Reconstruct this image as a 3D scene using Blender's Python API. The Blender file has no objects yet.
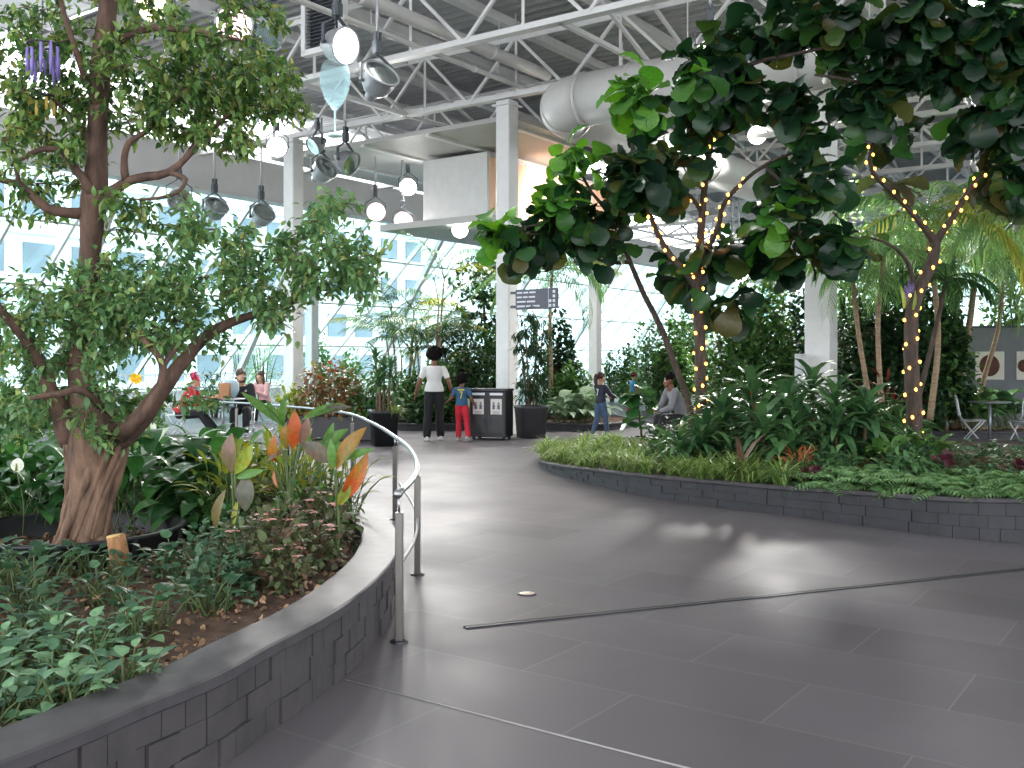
EXPOSURE = 0.98
import bpy, math, random
import numpy as np
from mathutils import Vector, Matrix
rng = np.random.default_rng(11)
random.seed(11)
PI = math.pi
scene = bpy.context.scene
COL = scene.collection

# ---------------------------------------------------------------- camera model used to survey the place
FPX, EYE, HZ = 1000.0, 1.5, 360.0
def W(px, py, y):
    """World point seen at photo pixel (px, py) when it stands y metres ahead."""
    return np.array([(px - 512) / FPX * y, y, EYE + (HZ - py) / FPX * y])
def G(px, py, z=0.0):
    y = FPX * (EYE - z) / (py - HZ)
    return np.array([(px - 512) / FPX * y, y, z])
def V3(x, y, z=0.0): return np.array([x, y, z], float)
TH = math.radians(35.3)                       # the building's grid is turned against the view
AX = np.array([-math.cos(TH), math.sin(TH), 0.0])   # along the truss rows, to the far left
BX = np.array([math.sin(TH), math.cos(TH), 0.0])    # across the rows, to the far right
ZX = np.array([0, 0, 1.0])
def UV(u, v, z=0.0): return AX * u + BX * v + ZX * z
def uv_of(p): return float(np.dot(p, AX)), float(np.dot(p, BX))
GRID_ROT = math.atan2(BX[1], BX[0]) - PI / 2   # rotation about z that turns +y onto BX

# ---------------------------------------------------------------- mesh builder
class MB:
    def __init__(s): s.v = []; s.f = {}; s.n = 0; s.m = {}
    def add(s, verts, faces, mi=0):
        verts = np.asarray(verts, float).reshape(-1, 3)
        if len(verts) == 0: return
        if isinstance(faces, np.ndarray): groups = [faces]
        else:
            by = {}
            for f in faces: by.setdefault(len(f), []).append(f)
            groups = [np.array(g, int) for g in by.values()]
        for g in groups:
            if len(g): s.f.setdefault((g.shape[1], mi), []).append(g + s.n)
        s.v.append(verts); s.n += len(verts)
    def empty(s): return s.n == 0
    def build(s, name, mats, parent=None, at=None, smooth=True):
        me = bpy.data.meshes.new(name)
        v = np.concatenate(s.v) if s.v else np.zeros((0, 3))
        org = np.zeros(3)
        if parent is not None: org = origin(parent)
        elif at is not None: org = np.asarray(at, float)
        v = v - org
        loops, starts, mi, st = [], [], [], 0
        for (k, m), arrs in s.f.items():
            a = np.concatenate(arrs); loops.append(a.ravel())
            starts.append(st + np.arange(len(a)) * k); st += a.size
            mi.append(np.full(len(a), m))
        loops = np.concatenate(loops); starts = np.concatenate(starts); mi = np.concatenate(mi)
        me.vertices.add(len(v)); me.vertices.foreach_set('co', v.astype(np.float32).ravel())
        me.loops.add(len(loops)); me.loops.foreach_set('vertex_index', loops.astype(np.int32))
        me.polygons.add(len(starts)); me.polygons.foreach_set('loop_start', starts.astype(np.int32))
        me.polygons.foreach_set('material_index', mi.astype(np.int32))
        me.polygons.foreach_set('use_smooth', np.full(len(starts), bool(smooth)))
        me.update(calc_edges=True); me.validate()
        for m in (mats if isinstance(mats, (list, tuple)) else [mats]): me.materials.append(m)
        o = bpy.data.objects.new(name, me); COL.objects.link(o)
        if parent is not None: o.parent = parent
        elif at is not None: o.location = org
        return o
def origin(o):
    p = np.zeros(3)
    while o is not None: p = p + np.array(o.location); o = o.parent
    return p
def tag(o, label=None, cat=None, group=None, kind=None):
    if label: o['label'] = label
    if cat: o['category'] = cat
    if group: o['group'] = group
    if kind: o['kind'] = kind
    return o
def thing(name, label, cat, loc=(0, 0, 0), group=None, kind=None):
    o = bpy.data.objects.new(name, None); COL.objects.link(o)
    o.empty_display_size = .05; o.location = tuple(float(x) for x in loc)
    return tag(o, label, cat, group, kind)
def copy_tree(o, parent=None):
    c = o.copy(); COL.objects.link(c)
    if parent is not None: c.parent = parent
    for ch in list(o.children): copy_tree(ch, c)
    return c
def place(o, loc, rz=0.0, sc=1.0, label=None, group=None, tilt=(0, 0)):
    o.location = tuple(float(x) for x in loc); o.rotation_euler = (tilt[0], tilt[1], rz); o.scale = (sc, sc, sc)
    if label: o['label'] = label
    if group: o['group'] = group
    return o
class Kit:
    """A prototype used first itself and copied afterwards."""
    def __init__(s, root): s.root = root; s.used = False
    def get(s):
        if not s.used: s.used = True; return s.root
        return copy_tree(s.root)

def unit(a): a = np.asarray(a, float); return a / (np.linalg.norm(a) + 1e-12)
def units(a): return a / (np.linalg.norm(a, axis=-1, keepdims=True) + 1e-12)
BOXF = np.array([[0, 3, 2, 1], [4, 5, 6, 7], [0, 1, 5, 4], [1, 2, 6, 5], [2, 3, 7, 6], [3, 0, 4, 7]])
def box(mb, c, size, ex=(1, 0, 0), ey=(0, 1, 0), ez=(0, 0, 1), mi=0, bev=0.0):
    c = np.asarray(c, float); ex, ey, ez = (np.asarray(e, float) for e in (ex, ey, ez))
    hx, hy, hz = size[0] / 2, size[1] / 2, size[2] / 2
    if bev <= 0:
        v = [c + sx * hx * ex + sy * hy * ey + sz * hz * ez for sz in (-1, 1) for sx, sy in ((-1, -1), (1, -1), (1, 1), (-1, 1))]
        mb.add(v, BOXF, mi); return
    b = min(bev, hx * .9, hy * .9, hz * .9); rings = []
    for z, k in ((-hz, b), (-hz + b, 0), (hz - b, 0), (hz, b)):
        x, y = hx - k, hy - k; q = b
        rings.append([(-x + q, -y), (x - q, -y), (x, -y + q), (x, y - q), (x - q, y), (-x + q, y), (-x, y - q), (-x, -y + q)])
    v, f = [], []
    for (z, _), r in zip(((-hz, 0), (-hz + b, 0), (hz - b, 0), (hz, 0)), rings):
        v += [c + px * ex + py * ey + z * ez for px, py in r]
    for i in range(3):
        for j in range(8):
            k = (j + 1) % 8; f.append((i * 8 + j, i * 8 + k, i * 8 + 8 + k, i * 8 + 8 + j))
    f.append(tuple(range(7, -1, -1))); f.append(tuple(range(24, 32)))
    mb.add(v, f, mi)
def frame_of(d, up=(0, 0, 1)):
    d = unit(d); up = np.asarray(up, float)
    if abs(np.dot(d, up)) > .98: up = np.array([1.0, 0, 0])
    s = unit(np.cross(d, up)); return s, np.cross(s, d), d
def bar(mb, p, q, w, h, up=(0, 0, 1), mi=0):
    p, q = np.asarray(p, float), np.asarray(q, float); s, n, d = frame_of(q - p, up)
    box(mb, (p + q) / 2, (w, h, np.linalg.norm(q - p)), s, n, d, mi)
def tube(mb, pts, r, n=8, caps=True, mi=0, closed=False, bump=None):
    P = np.asarray(pts, float); m = len(P)
    R = np.full(m, r, float) if np.isscalar(r) else np.asarray(r, float)
    T = np.zeros_like(P); T[1:-1] = P[2:] - P[:-2]; T[0] = P[1] - P[0]; T[-1] = P[-1] - P[-2]
    if closed: T[0] = T[-1] = P[1] - P[-2]
    T = units(T); s = frame_of(T[0])[0]; S = []
    for i in range(m):
        s = s - np.dot(s, T[i]) * T[i]; s = unit(s); S.append(s)
    S = np.array(S); N = np.cross(S, T)
    a = np.arange(n) / n * 2 * PI
    rr = R[:, None] * np.ones(n)[None]
    if bump is not None: rr = rr * bump(np.arange(m)[:, None] / max(1, m - 1), a[None])
    v = P[:, None] + rr[..., None] * (np.cos(a)[None, :, None] * S[:, None] + np.sin(a)[None, :, None] * N[:, None])
    i = np.arange(m - 1)[:, None] * n; j = np.arange(n)[None]; k = (j + 1) % n
    f = np.stack([i + j, i + k, i + n + k, i + n + j], -1).reshape(-1, 4)
    mb.add(v.reshape(-1, 3), f, mi)
    if caps and n > 2:
        base = mb.n - m * n
        mb.f.setdefault((n, mi), []).append(np.array([list(range(base + n - 1, base - 1, -1))]))
        mb.f.setdefault((n, mi), []).append(np.array([list(range(base + (m - 1) * n, base + m * n))]))
def loft(mb, secs, n=16, mi=0, caps=True, ex=(1, 0, 0), ey=(0, 1, 0), power=2.0):
    """secs: (centre, rx, ry); superellipse rings in the ex/ey plane."""
    a = np.arange(n) / n * 2 * PI
    ca, sa = np.cos(a), np.sin(a); e = 2 / power
    ca, sa = np.sign(ca) * abs(ca) ** e, np.sign(sa) * abs(sa) ** e
    ex, ey = np.asarray(ex, float), np.asarray(ey, float); v = []
    for c, rx, ry in secs: v.append(np.asarray(c, float)[None] + rx * ca[:, None] * ex + ry * sa[:, None] * ey)
    m = len(secs); i = np.arange(m - 1)[:, None] * n; j = np.arange(n)[None]; k = (j + 1) % n
    mb.add(np.concatenate(v), np.stack([i + j, i + k, i + n + k, i + n + j], -1).reshape(-1, 4), mi)
    if caps:
        b = mb.n - m * n
        mb.f.setdefault((n, mi), []).append(np.array([list(range(b + n - 1, b - 1, -1))]))
        mb.f.setdefault((n, mi), []).append(np.array([list(range(b + (m - 1) * n, b + m * n))]))
def lathe(mb, prof, c, d=(0, 0, 1), n=24, mi=0, caps=False):
    s, nn, d = frame_of(d); c = np.asarray(c, float)
    loft(mb, [(c + d * h, max(r, 1e-4), max(r, 1e-4)) for r, h in prof], n, mi, caps, s, nn)
def ball(mb, c, r, n=10, m=7, mi=0, ex=(1, 0, 0), ey=(0, 1, 0), ez=(0, 0, 1), noise=0.0):
    c = np.asarray(c, float); r = (r, r, r) if np.isscalar(r) else r
    ex, ey, ez = (np.asarray(e, float) for e in (ex, ey, ez)); v = []; f = []
    for i in range(1, m):
        t = PI * i / m
        for j in range(n):
            a = 2 * PI * j / n; k = 1 + noise * (random.random() - .5)
            v.append(c + k * (r[0] * math.sin(t) * math.cos(a) * ex + r[1] * math.sin(t) * math.sin(a) * ey - r[2] * math.cos(t) * ez))
    v += [c - r[2] * ez, c + r[2] * ez]; b, tp = len(v) - 2, len(v) - 1
    for i in range(m - 2):
        for j in range(n): k = (j + 1) % n; f.append((i * n + j, i * n + k, i * n + n + k, i * n + n + j))
    for j in range(n): k = (j + 1) % n; f.append((b, k, j)); f.append((tp, (m - 2) * n + j, (m - 2) * n + k))
    mb.add(v, f, mi)
def spline(pts, n=20, closed=False):
    """Catmull-Rom through pts (k,d) -> resampled."""
    P = np.asarray(pts, float); k = len(P)
    if closed: Q = np.concatenate([P[-1:], P, P[:2]]); segs = k
    else: Q = np.concatenate([2 * P[:1] - P[1:2], P, 2 * P[-1:] - P[-2:-1]]); segs = k - 1
    per = max(4, int(3 * n / segs)); out = []
    for i in range(segs):
        p0, p1, p2, p3 = Q[i:i + 4]; t = np.linspace(0, 1, per, endpoint=False)[:, None]
        out.append(.5 * (2 * p1 + (p2 - p0) * t + (2 * p0 - 5 * p1 + 4 * p2 - p3) * t ** 2 + (3 * p1 - p0 - 3 * p2 + p3) * t ** 3))
    C = np.concatenate(out + [Q[segs + 1:segs + 2]]) if not closed else np.concatenate(out + [out[0][:1]])
    d = np.concatenate([[0], np.cumsum(np.linalg.norm(np.diff(C, axis=0), axis=1))])
    t = np.linspace(0, d[-1], n + (1 if closed else 0))
    R = np.stack([np.interp(t, d, C[:, q]) for q in range(C.shape[1])], -1)
    return R[:-1] if closed else R

# ---------------------------------------------------------------- leaves
def leaf_t(rows, fold=.15, droop=.6, wave=0.0, cols=3):
    """rows: list of (t, halfwidth); unit length. Returns verts (x across, y along, z up) and faces."""
    v, f, prev = [], [], None; y = z = 0.0; lt = 0.0
    for i, (t, w) in enumerate(rows):
        dt = t - lt; ang = -droop * (lt + t) / 2 + droop * .25; y += dt * math.cos(ang); z += dt * math.sin(ang); lt = t
        if w <= 0: cur = [len(v)]; v.append((0, y, z))
        else:
            zz = z + wave * w * ((-1) ** i)
            cur = [len(v), len(v) + 1, len(v) + 2]
            v += [(-w, y, z + fold * w + wave * w * ((-1) ** i)), (0, y, z), (w, y, z + fold * w - wave * w * ((-1) ** i))]
        if prev is not None:
            if len(prev) == 1 and len(cur) == 3: f += [(prev[0], cur[1], cur[0]), (prev[0], cur[2], cur[1])]
            elif len(prev) == 3 and len(cur) == 1: f += [(prev[0], prev[1], cur[0]), (prev[1], prev[2], cur[0])]
            elif len(prev) == 3: f += [(prev[0], prev[1], cur[1], cur[0]), (prev[1], prev[2], cur[2], cur[1])]
        prev = cur
    return np.array(v), f
def soft(rows, n):
    """more rows along a smooth outline"""
    q = spline(np.array(rows, float), n); q[:, 0] = np.maximum.accumulate(q[:, 0]); q[:, 1] = np.maximum(q[:, 1], 0); return [(float(a), float(b)) for a, b in q]
L_FICUS = leaf_t([(0, 0), (.3, .2), (.62, .19), (1, 0)], .25, .7)
L_OVATE = leaf_t([(0, 0), (.2, .24), (.5, .3), (.8, .17), (1, 0)], .2, .9)
L_FIDDLE = leaf_t(soft([(0, 0), (.1, .14), (.3, .18), (.55, .33), (.78, .37), (.95, .22), (1.02, 0)], 13), .22, 1.1, .07)
L_STRAP = leaf_t([(0, .04), (.2, .07), (.45, .085), (.7, .07), (.88, .04), (1, 0)], .35, 2.0)
L_SWORD = leaf_t([(0, .05), (.3, .085), (.6, .07), (.85, .035), (1, 0)], .4, .9)
L_GRASS = leaf_t([(0, .018), (.35, .02), (.7, .014), (1, 0)], .3, 2.2)
L_LILY = leaf_t(soft([(0, 0), (.12, .1), (.35, .19), (.62, .18), (.85, .09), (1, 0)], 9), .25, 1.5, .03)
L_CANNA = leaf_t(soft([(0, 0), (.15, .1), (.4, .19), (.65, .18), (.87, .09), (1, 0)], 16), .35, .7, .035)
L_ARROW = leaf_t(soft([(0, .1), (.1, .25), (.33, .25), (.65, .15), (1, 0)], 7), .2, .9)
L_STRIP = leaf_t([(0, .03), (.5, .04), (1, 0)], .3, .9)
L_ROUND = leaf_t(soft([(0, 0), (.18, .3), (.5, .42), (.82, .28), (1, 0)], 9), .15, .5)

def leaves(mb, tmpl, P, D, N, S, mi=0, wid=None):
    """Place one leaf per row: P base, D direction, N the side the upper face turns to, S length."""
    tv, tf = tmpl; P = np.asarray(P, float)
    if len(P) == 0: return
    D = units(np.asarray(D, float)); X = units(np.cross(D, np.asarray(N, float)) + 1e-6); Nn = np.cross(X, D)
    S = np.broadcast_to(np.asarray(S, float), (len(P),)); wd = 1.0 if wid is None else np.asarray(wid)[:, None, None]
    v = P[:, None] + S[:, None, None] * (wd * tv[None, :, 0, None] * X[:, None] + tv[None, :, 1, None] * D[:, None] + tv[None, :, 2, None] * Nn[:, None])
    k = len(tv); off = np.arange(len(P))[:, None, None] * k
    by = {}
    for f in tf: by.setdefault(len(f), []).append(f)
    first = True
    for g in by.values():
        a = (np.array(g)[None] + off).reshape(-1, len(g[0]))
        if first: mb.add(v.reshape(-1, 3), a, mi); base = mb.n - len(P) * k; first = False
        else: mb.f.setdefault((a.shape[1], mi), []).append(a + base)
def rdir(n, zlo=-1, zhi=1):
    z = rng.uniform(zlo, zhi, n); a = rng.uniform(0, 2 * PI, n); r = np.sqrt(np.clip(1 - z * z, 0, 1))
    return np.stack([r * np.cos(a), r * np.sin(a), z], -1)

# ---------------------------------------------------------------- materials
def new_mat(name):
    m = bpy.data.materials.new(name); m.use_nodes = True; nt = m.node_tree; nt.nodes.clear()
    out = nt.nodes.new('ShaderNodeOutputMaterial'); b = nt.nodes.new('ShaderNodeBsdfPrincipled')
    nt.links.new(b.outputs[0], out.inputs[0]); return m, nt, b, out
def lin(c): return tuple((x / 12.92 if x <= .04045 else ((x + .055) / 1.055) ** 2.4) for x in (q / 255 for q in c)) + (1,)
def ramp(nt, stops, fac):
    r = nt.nodes.new('ShaderNodeValToRGB'); e = r.color_ramp.elements
    while len(e) < len(stops): e.new(.5)
    for i, (p, c) in enumerate(stops): e[i].position = p; e[i].color = c if len(c) == 4 else tuple(c) + (1,)
    nt.links.new(fac, r.inputs[0]); return r.outputs[0]
def noise(nt, scale=5, detail=3, vec=None, rough=.5, gen='Object', stretch=None):
    n = nt.nodes.new('ShaderNodeTexNoise'); n.inputs['Scale'].default_value = scale; n.inputs['Detail'].default_value = detail
    n.inputs['Roughness'].default_value = rough
    tc = nt.nodes.new('ShaderNodeTexCoord'); src = tc.outputs[gen]
    if stretch:
        mp = nt.nodes.new('ShaderNodeMapping'); mp.inputs['Scale'].default_value = stretch; nt.links.new(src, mp.inputs[0]); src = mp.outputs[0]
    nt.links.new(src, n.inputs['Vector']); return n.outputs['Fac']
def bump(nt, b, h, st=.2, dist=.02):
    n = nt.nodes.new('ShaderNodeBump'); n.inputs['Strength'].default_value = st; n.inputs['Distance'].default_value = dist
    nt.links.new(h, n.inputs['Height']); nt.links.new(n.outputs[0], b.inputs['Normal'])
def surf(name, c, rough=.5, metal=0.0, var=.12, scale=6, bmp=0.0, bscale=40, spec=.5, stretch=None):
    m, nt, b, out = new_mat(name); c = lin(c)
    lo = tuple(x * (1 - var) for x in c[:3]) + (1,); hi = tuple(min(1, x * (1 + var)) for x in c[:3]) + (1,)
    f = noise(nt, scale, 4, stretch=stretch); nt.links.new(ramp(nt, [(.3, lo), (.7, hi)], f), b.inputs['Base Color'])
    b.inputs['Roughness'].default_value = rough; b.inputs['Metallic'].default_value = metal
    b.inputs['Specular IOR Level'].default_value = spec
    if bmp: bump(nt, b, noise(nt, bscale, 4, stretch=stretch), bmp, .01)
    return m
def leafmat(name, cols, trans=.3, rough=.42, mott=None, spec=.4, ms=9):
    """Each leaf takes its own tone; some light passes through the blade."""
    m, nt, b, out = new_mat(name); g = nt.nodes.new('ShaderNodeNewGeometry')
    cl = [lin(c) for c in cols]; n = len(cl)
    col = ramp(nt, [(i / max(1, n - 1), c) for i, c in enumerate(cl)], g.outputs['Random Per Island'])
    if mott:
        f = noise(nt, ms, 3); mm = nt.nodes.new('ShaderNodeMixRGB'); nt.links.new(ramp(nt, [(.42, (0, 0, 0)), (.66, (1, 1, 1))], f), mm.inputs[0])
        nt.links.new(col, mm.inputs[1]); mm.inputs[2].default_value = lin(mott); col = mm.outputs[0]
    f2 = noise(nt, 38, 3); m2 = nt.nodes.new('ShaderNodeMixRGB'); m2.blend_type = 'MULTIPLY'; m2.inputs[0].default_value = 1
    nt.links.new(col, m2.inputs[1]); nt.links.new(ramp(nt, [(.3, (.74, .74, .74)), (.7, (1.12, 1.12, 1.12))], f2), m2.inputs[2]); col = m2.outputs[0]
    b.inputs['Roughness'].default_value = rough; b.inputs['Specular IOR Level'].default_value = spec
    nt.links.new(col, b.inputs['Base Color'])
    t = nt.nodes.new('ShaderNodeBsdfTranslucent'); mx = nt.nodes.new('ShaderNodeMixShader'); mx.inputs[0].default_value = trans
    hs = nt.nodes.new('ShaderNodeHueSaturation'); hs.inputs['Value'].default_value = 1.5; hs.inputs['Saturation'].default_value = 1.1; hs.inputs['Hue'].default_value = .485
    nt.links.new(col, hs.inputs['Color']); nt.links.new(hs.outputs[0], t.inputs[0])
    nt.links.new(b.outputs[0], mx.inputs[1]); nt.links.new(t.outputs[0], mx.inputs[2]); nt.links.new(mx.outputs[0], out.inputs[0])
    return m
def glow(name, c, st):
    m, nt, b, out = new_mat(name); e = nt.nodes.new('ShaderNodeEmission'); e.inputs[0].default_value = lin(c); e.inputs[1].default_value = st
    nt.links.new(e.outputs[0], out.inputs[0]); return m
def glassy(name, c, mixv=.08, rough=.02, op=0.0):
    m, nt, b, out = new_mat(name); t = nt.nodes.new('ShaderNodeBsdfTransparent'); t.inputs[0].default_value = lin(c)
    b.inputs['Base Color'].default_value = lin(c); b.inputs['Roughness'].default_value = rough; b.inputs['Metallic'].default_value = 0 if op else .6
    mx = nt.nodes.new('ShaderNodeMixShader'); mx.inputs[0].default_value = mixv
    nt.links.new(t.outputs[0], mx.inputs[1]); nt.links.new(b.outputs[0], mx.inputs[2]); nt.links.new(mx.outputs[0], out.inputs[0]); return m
def bark(name, c1, c2, scale=14, stretch=(1, 1, .25), bmp=.5):
    m, nt, b, out = new_mat(name); f = noise(nt, scale, 6, stretch=stretch, rough=.65)
    nt.links.new(ramp(nt, [(.3, lin(c1)), (.7, lin(c2))], f), b.inputs['Base Color']); b.inputs['Roughness'].default_value = .85
    bump(nt, b, f, bmp, .02); return m
M = {}
M['white_paint'] = surf('white_paint', (222, 221, 219), .5, var=.04)
M['deck'] = surf('grey_deck', (176, 176, 178), .6, var=.06)
M['soffit'] = surf('soffit_panel', (190, 187, 184), .6, var=.04, scale=2)
M['post_steel'] = surf('brushed_post_steel', (122, 117, 114), .38, .9, var=.1, scale=60, stretch=(1, 1, .1))
M['rail_steel'] = surf('satin_rail_steel', (150, 150, 152), .36, .95, var=.06)
M['steel'] = surf('brushed_steel', (170, 170, 172), .3, 1.0, var=.08, scale=60, stretch=(1, 1, .1))
M['dark_steel'] = surf('dark_steel', (70, 70, 74), .35, .8)
M['lamp_grey'] = surf('lamp_grey_metal', (168, 170, 172), .4, .5, var=.05)
M['lamp_dark'] = surf('lamp_dark_bracket', (84, 88, 94), .5, .3)
M['lens_off'] = surf('unlit_reflector', (190, 200, 196), .12, .9)
M['lens_white'] = glow('lit_white_lens', (255, 253, 250), 9)
M['lens_warm'] = glow('lit_warm_lens', (255, 226, 180), 6)
M['lens_pink'] = glow('lit_pink_lens', (255, 210, 222), 2.6)
M['bulb'] = glow('warm_fairy_bulb', (255, 176, 70), 6)
M['black_plastic'] = surf('black_plastic', (30, 31, 34), .45, var=.15)
M['pot_grey'] = surf('charcoal_planter', (66, 66, 70), .6, var=.1)
M['coping'] = surf('slate_coping', (72, 69, 72), .48, spec=.25, var=.22, scale=9, bmp=.05, bscale=30)
M['slate'] = surf('slate_tile', (66, 62, 64), .55, var=.25, scale=7, bmp=.25, bscale=25)
M['slate_dark'] = surf('dark_slate_wall', (46, 46, 51), .6, var=.2, scale=7, bmp=.2, bscale=25)
M['soil'] = surf('dark_soil', (78, 58, 46), .95, var=.4, scale=14, bmp=.8, bscale=30)
M['mulch'] = leafmat('dry_leaf_litter', [(98, 74, 56), (142, 110, 82), (178, 146, 114), (120, 90, 66), (82, 62, 50), (70, 56, 48)], .08, .85)
M['trunk'] = bark('ficus_bark', (62, 46, 38), (132, 104, 84), 14)
M['trunk_up'] = bark('ficus_upper_bark', (54, 40, 34), (112, 86, 72), 14)
M['trunk_dark'] = bark('dark_bark', (46, 38, 34), (84, 70, 60), 16)
M['palm_bark'] = bark('palm_bark', (112, 94, 74), (166, 142, 116), 20, (.4, .4, 2.5))
M['stem'] = surf('green_stem', (74, 92, 48), .6, var=.3)
M['stem_brown'] = surf('brown_stem', (92, 70, 48), .7, var=.3)
M['ficus'] = leafmat('ficus_leaf', [(50, 80, 50), (80, 116, 64), (108, 146, 78), (148, 174, 98), (68, 104, 62), (152, 154, 84)], .35, .35)
M['ficus_low'] = leafmat('ficus_lower_leaf', [(68, 106, 70), (100, 142, 90), (134, 170, 108), (84, 122, 80), (164, 174, 106)], .35, .35)
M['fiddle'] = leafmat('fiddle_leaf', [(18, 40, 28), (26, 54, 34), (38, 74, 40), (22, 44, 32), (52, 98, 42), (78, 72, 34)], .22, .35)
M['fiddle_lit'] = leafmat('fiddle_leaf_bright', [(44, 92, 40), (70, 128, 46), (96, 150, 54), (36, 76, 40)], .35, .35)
M['lily'] = leafmat('lily_leaf', [(30, 66, 36), (48, 92, 46), (72, 122, 60), (36, 74, 42)], .25, .3)
M['dracaena'] = leafmat('dracaena_leaf', [(46, 78, 52), (68, 106, 64), (94, 134, 80), (54, 88, 58)], .25, .38)
M['syngonium'] = leafmat('arrowhead_leaf', [(62, 98, 72), (88, 128, 92), (122, 158, 116), (50, 82, 60)], .2, .45)
M['syngonium2'] = leafmat('dark_arrowhead_leaf', [(40, 68, 50), (58, 92, 66), (80, 118, 84), (66, 78, 54)], .25, .45)
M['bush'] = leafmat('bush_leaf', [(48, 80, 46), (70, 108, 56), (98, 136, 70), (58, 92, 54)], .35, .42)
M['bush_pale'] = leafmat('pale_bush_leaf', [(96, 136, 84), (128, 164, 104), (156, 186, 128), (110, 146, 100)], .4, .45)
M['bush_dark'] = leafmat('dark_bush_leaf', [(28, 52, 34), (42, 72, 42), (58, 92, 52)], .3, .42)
M['lime'] = leafmat('lime_leaf', [(112, 138, 58), (136, 160, 70), (96, 130, 58)], .3, .42, (150, 140, 50))
M['fern'] = leafmat('fern_frond', [(78, 116, 74), (106, 146, 92), (134, 168, 112), (90, 128, 82)], .3, .5)
M['grass'] = leafmat('liriope_blade', [(94, 122, 62), (120, 148, 78), (148, 170, 100), (84, 112, 58)], .3, .42)
M['palm'] = leafmat('palm_leaflet', [(78, 122, 78), (110, 154, 98), (146, 182, 112), (90, 136, 92)], .4, .4)
M['palm_yellow'] = leafmat('yellow_palm_leaflet', [(146, 156, 66), (176, 178, 86), (120, 146, 66)], .4, .4)
M['palm_dark'] = leafmat('dark_palm_leaflet', [(40, 76, 46), (58, 98, 56), (76, 118, 64)], .35, .4)
M['orange'] = leafmat('orange_leaf', [(160, 68, 26), (178, 90, 38), (146, 54, 26)], .2, .4, (150, 112, 40))
M['amber'] = leafmat('amber_green_leaf', [(124, 88, 38), (146, 108, 44), (108, 92, 44)], .22, .4, (92, 104, 48))
M['mauve'] = leafmat('mauve_leaf', [(112, 86, 74), (128, 98, 84), (96, 80, 70)], .2, .4, (96, 96, 60))
M['greyleaf'] = leafmat('grey_green_leaf', [(72, 80, 66), (88, 90, 76), (66, 74, 60)], .18, .4, (104, 84, 70))
M['canna_green'] = leafmat('canna_green_leaf', [(62, 100, 52), (90, 130, 64), (76, 114, 58)], .3, .4)
M['croton'] = leafmat('reddish_croton_leaf', [(112, 74, 50), (140, 96, 62), (92, 96, 54), (126, 120, 64)], .3, .4)
M['redleaf'] = leafmat('red_leaf', [(110, 40, 36), (134, 58, 44), (84, 34, 38)], .2, .4)
M['coralleaf'] = leafmat('coral_leaf', [(170, 98, 62), (184, 120, 82), (150, 80, 56)], .2, .4)
M['burgundy'] = leafmat('burgundy_leaf', [(76, 34, 46), (96, 44, 56), (60, 30, 38)], .25, .4)
M['pink'] = leafmat('pink_bract', [(226, 160, 152), (236, 186, 176), (210, 130, 128)], .3, .5)
M['white_flower'] = leafmat('white_spathe', [(238, 240, 226), (226, 232, 210)], .3, .5)
M['olive'] = leafmat('olive_shrub_leaf', [(56, 74, 46), (82, 98, 58), (98, 108, 72), (70, 66, 48), (110, 84, 70)], .25, .45)
M['glass'] = glassy('pale_glazing', (222, 240, 240), .07)
M['clear_art'] = glassy('pale_cyan_glass', (216, 234, 238), .22, .08, 1)
M['sign'] = surf('sign_grey', (92, 94, 106), .5, var=.05)
M['sign_white'] = surf('sign_lettering', (226, 228, 232), .5, var=.02)
M['louvre'] = surf('dark_louvre', (70, 72, 78), .5)
M['brass'] = surf('pale_brass', (206, 190, 168), .4, .3)
M['joint'] = surf('dark_joint', (34, 33, 36), .6)
M['purple'] = surf('purple_strip', (132, 116, 184), .5)
M['yellow'] = surf('yellow_paper', (196, 168, 86), .6)
M['peach'] = surf('peach_light_tint', (250, 206, 176), .6, var=.03)  # pinkish lamp light put into the colour of the bulkhead side
# ================================================================ camera, sky, exposure
cam = bpy.data.objects.new('camera', bpy.data.cameras.new('camera')); COL.objects.link(cam)
cam.location = (0, 0, EYE); cam.rotation_euler = (PI / 2, 0, 0)
cam.data.sensor_width = 36; cam.data.lens = 36 * FPX / 1024; cam.data.shift_y = -(384 - HZ) / 1024
cam.data.clip_start = .05; cam.data.clip_end = 500
scene.camera = cam
w = bpy.data.worlds.new('overcast_sky'); scene.world = w; w.use_nodes = True
nt = w.node_tree; bg = nt.nodes['Background']
tc = nt.nodes.new('ShaderNodeTexCoord'); sx = nt.nodes.new('ShaderNodeSeparateXYZ'); nt.links.new(tc.outputs['Generated'], sx.inputs[0])
nt.links.new(ramp(nt, [(0.0, (.62, .64, .68)), (.5, (.93, .97, 1.0)), (1.0, (1, 1, 1))], sx.outputs[2]), bg.inputs[0])
bg.inputs[1].default_value = 3.4
vs = scene.view_settings; vs.view_transform = 'Standard'; vs.look = 'None'; vs.gamma = 1; vs.use_curve_mapping = False; vs.exposure = EXPOSURE
scene.cycles.max_bounces = 7; scene.cycles.diffuse_bounces = 3; scene.cycles.glossy_bounces = 3; scene.cycles.transparent_max_bounces = 10
scene.cycles.transmission_bounces = 4; scene.cycles.caustics_reflective = False; scene.cycles.caustics_refractive = False
scene.cycles.use_denoising = True; scene.cycles.sample_clamp_indirect = 6
sun = bpy.data.objects.new('sun', bpy.data.lights.new('sun', 'SUN')); COL.objects.link(sun)
sun.data.energy = 1.5; sun.data.angle = math.radians(12); sun.data.color = (1, .96, .9)
sd = Vector((-.18, .40, -1.0)); sun.rotation_euler = sd.to_track_quat('-Z', 'Y').to_euler()

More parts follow.
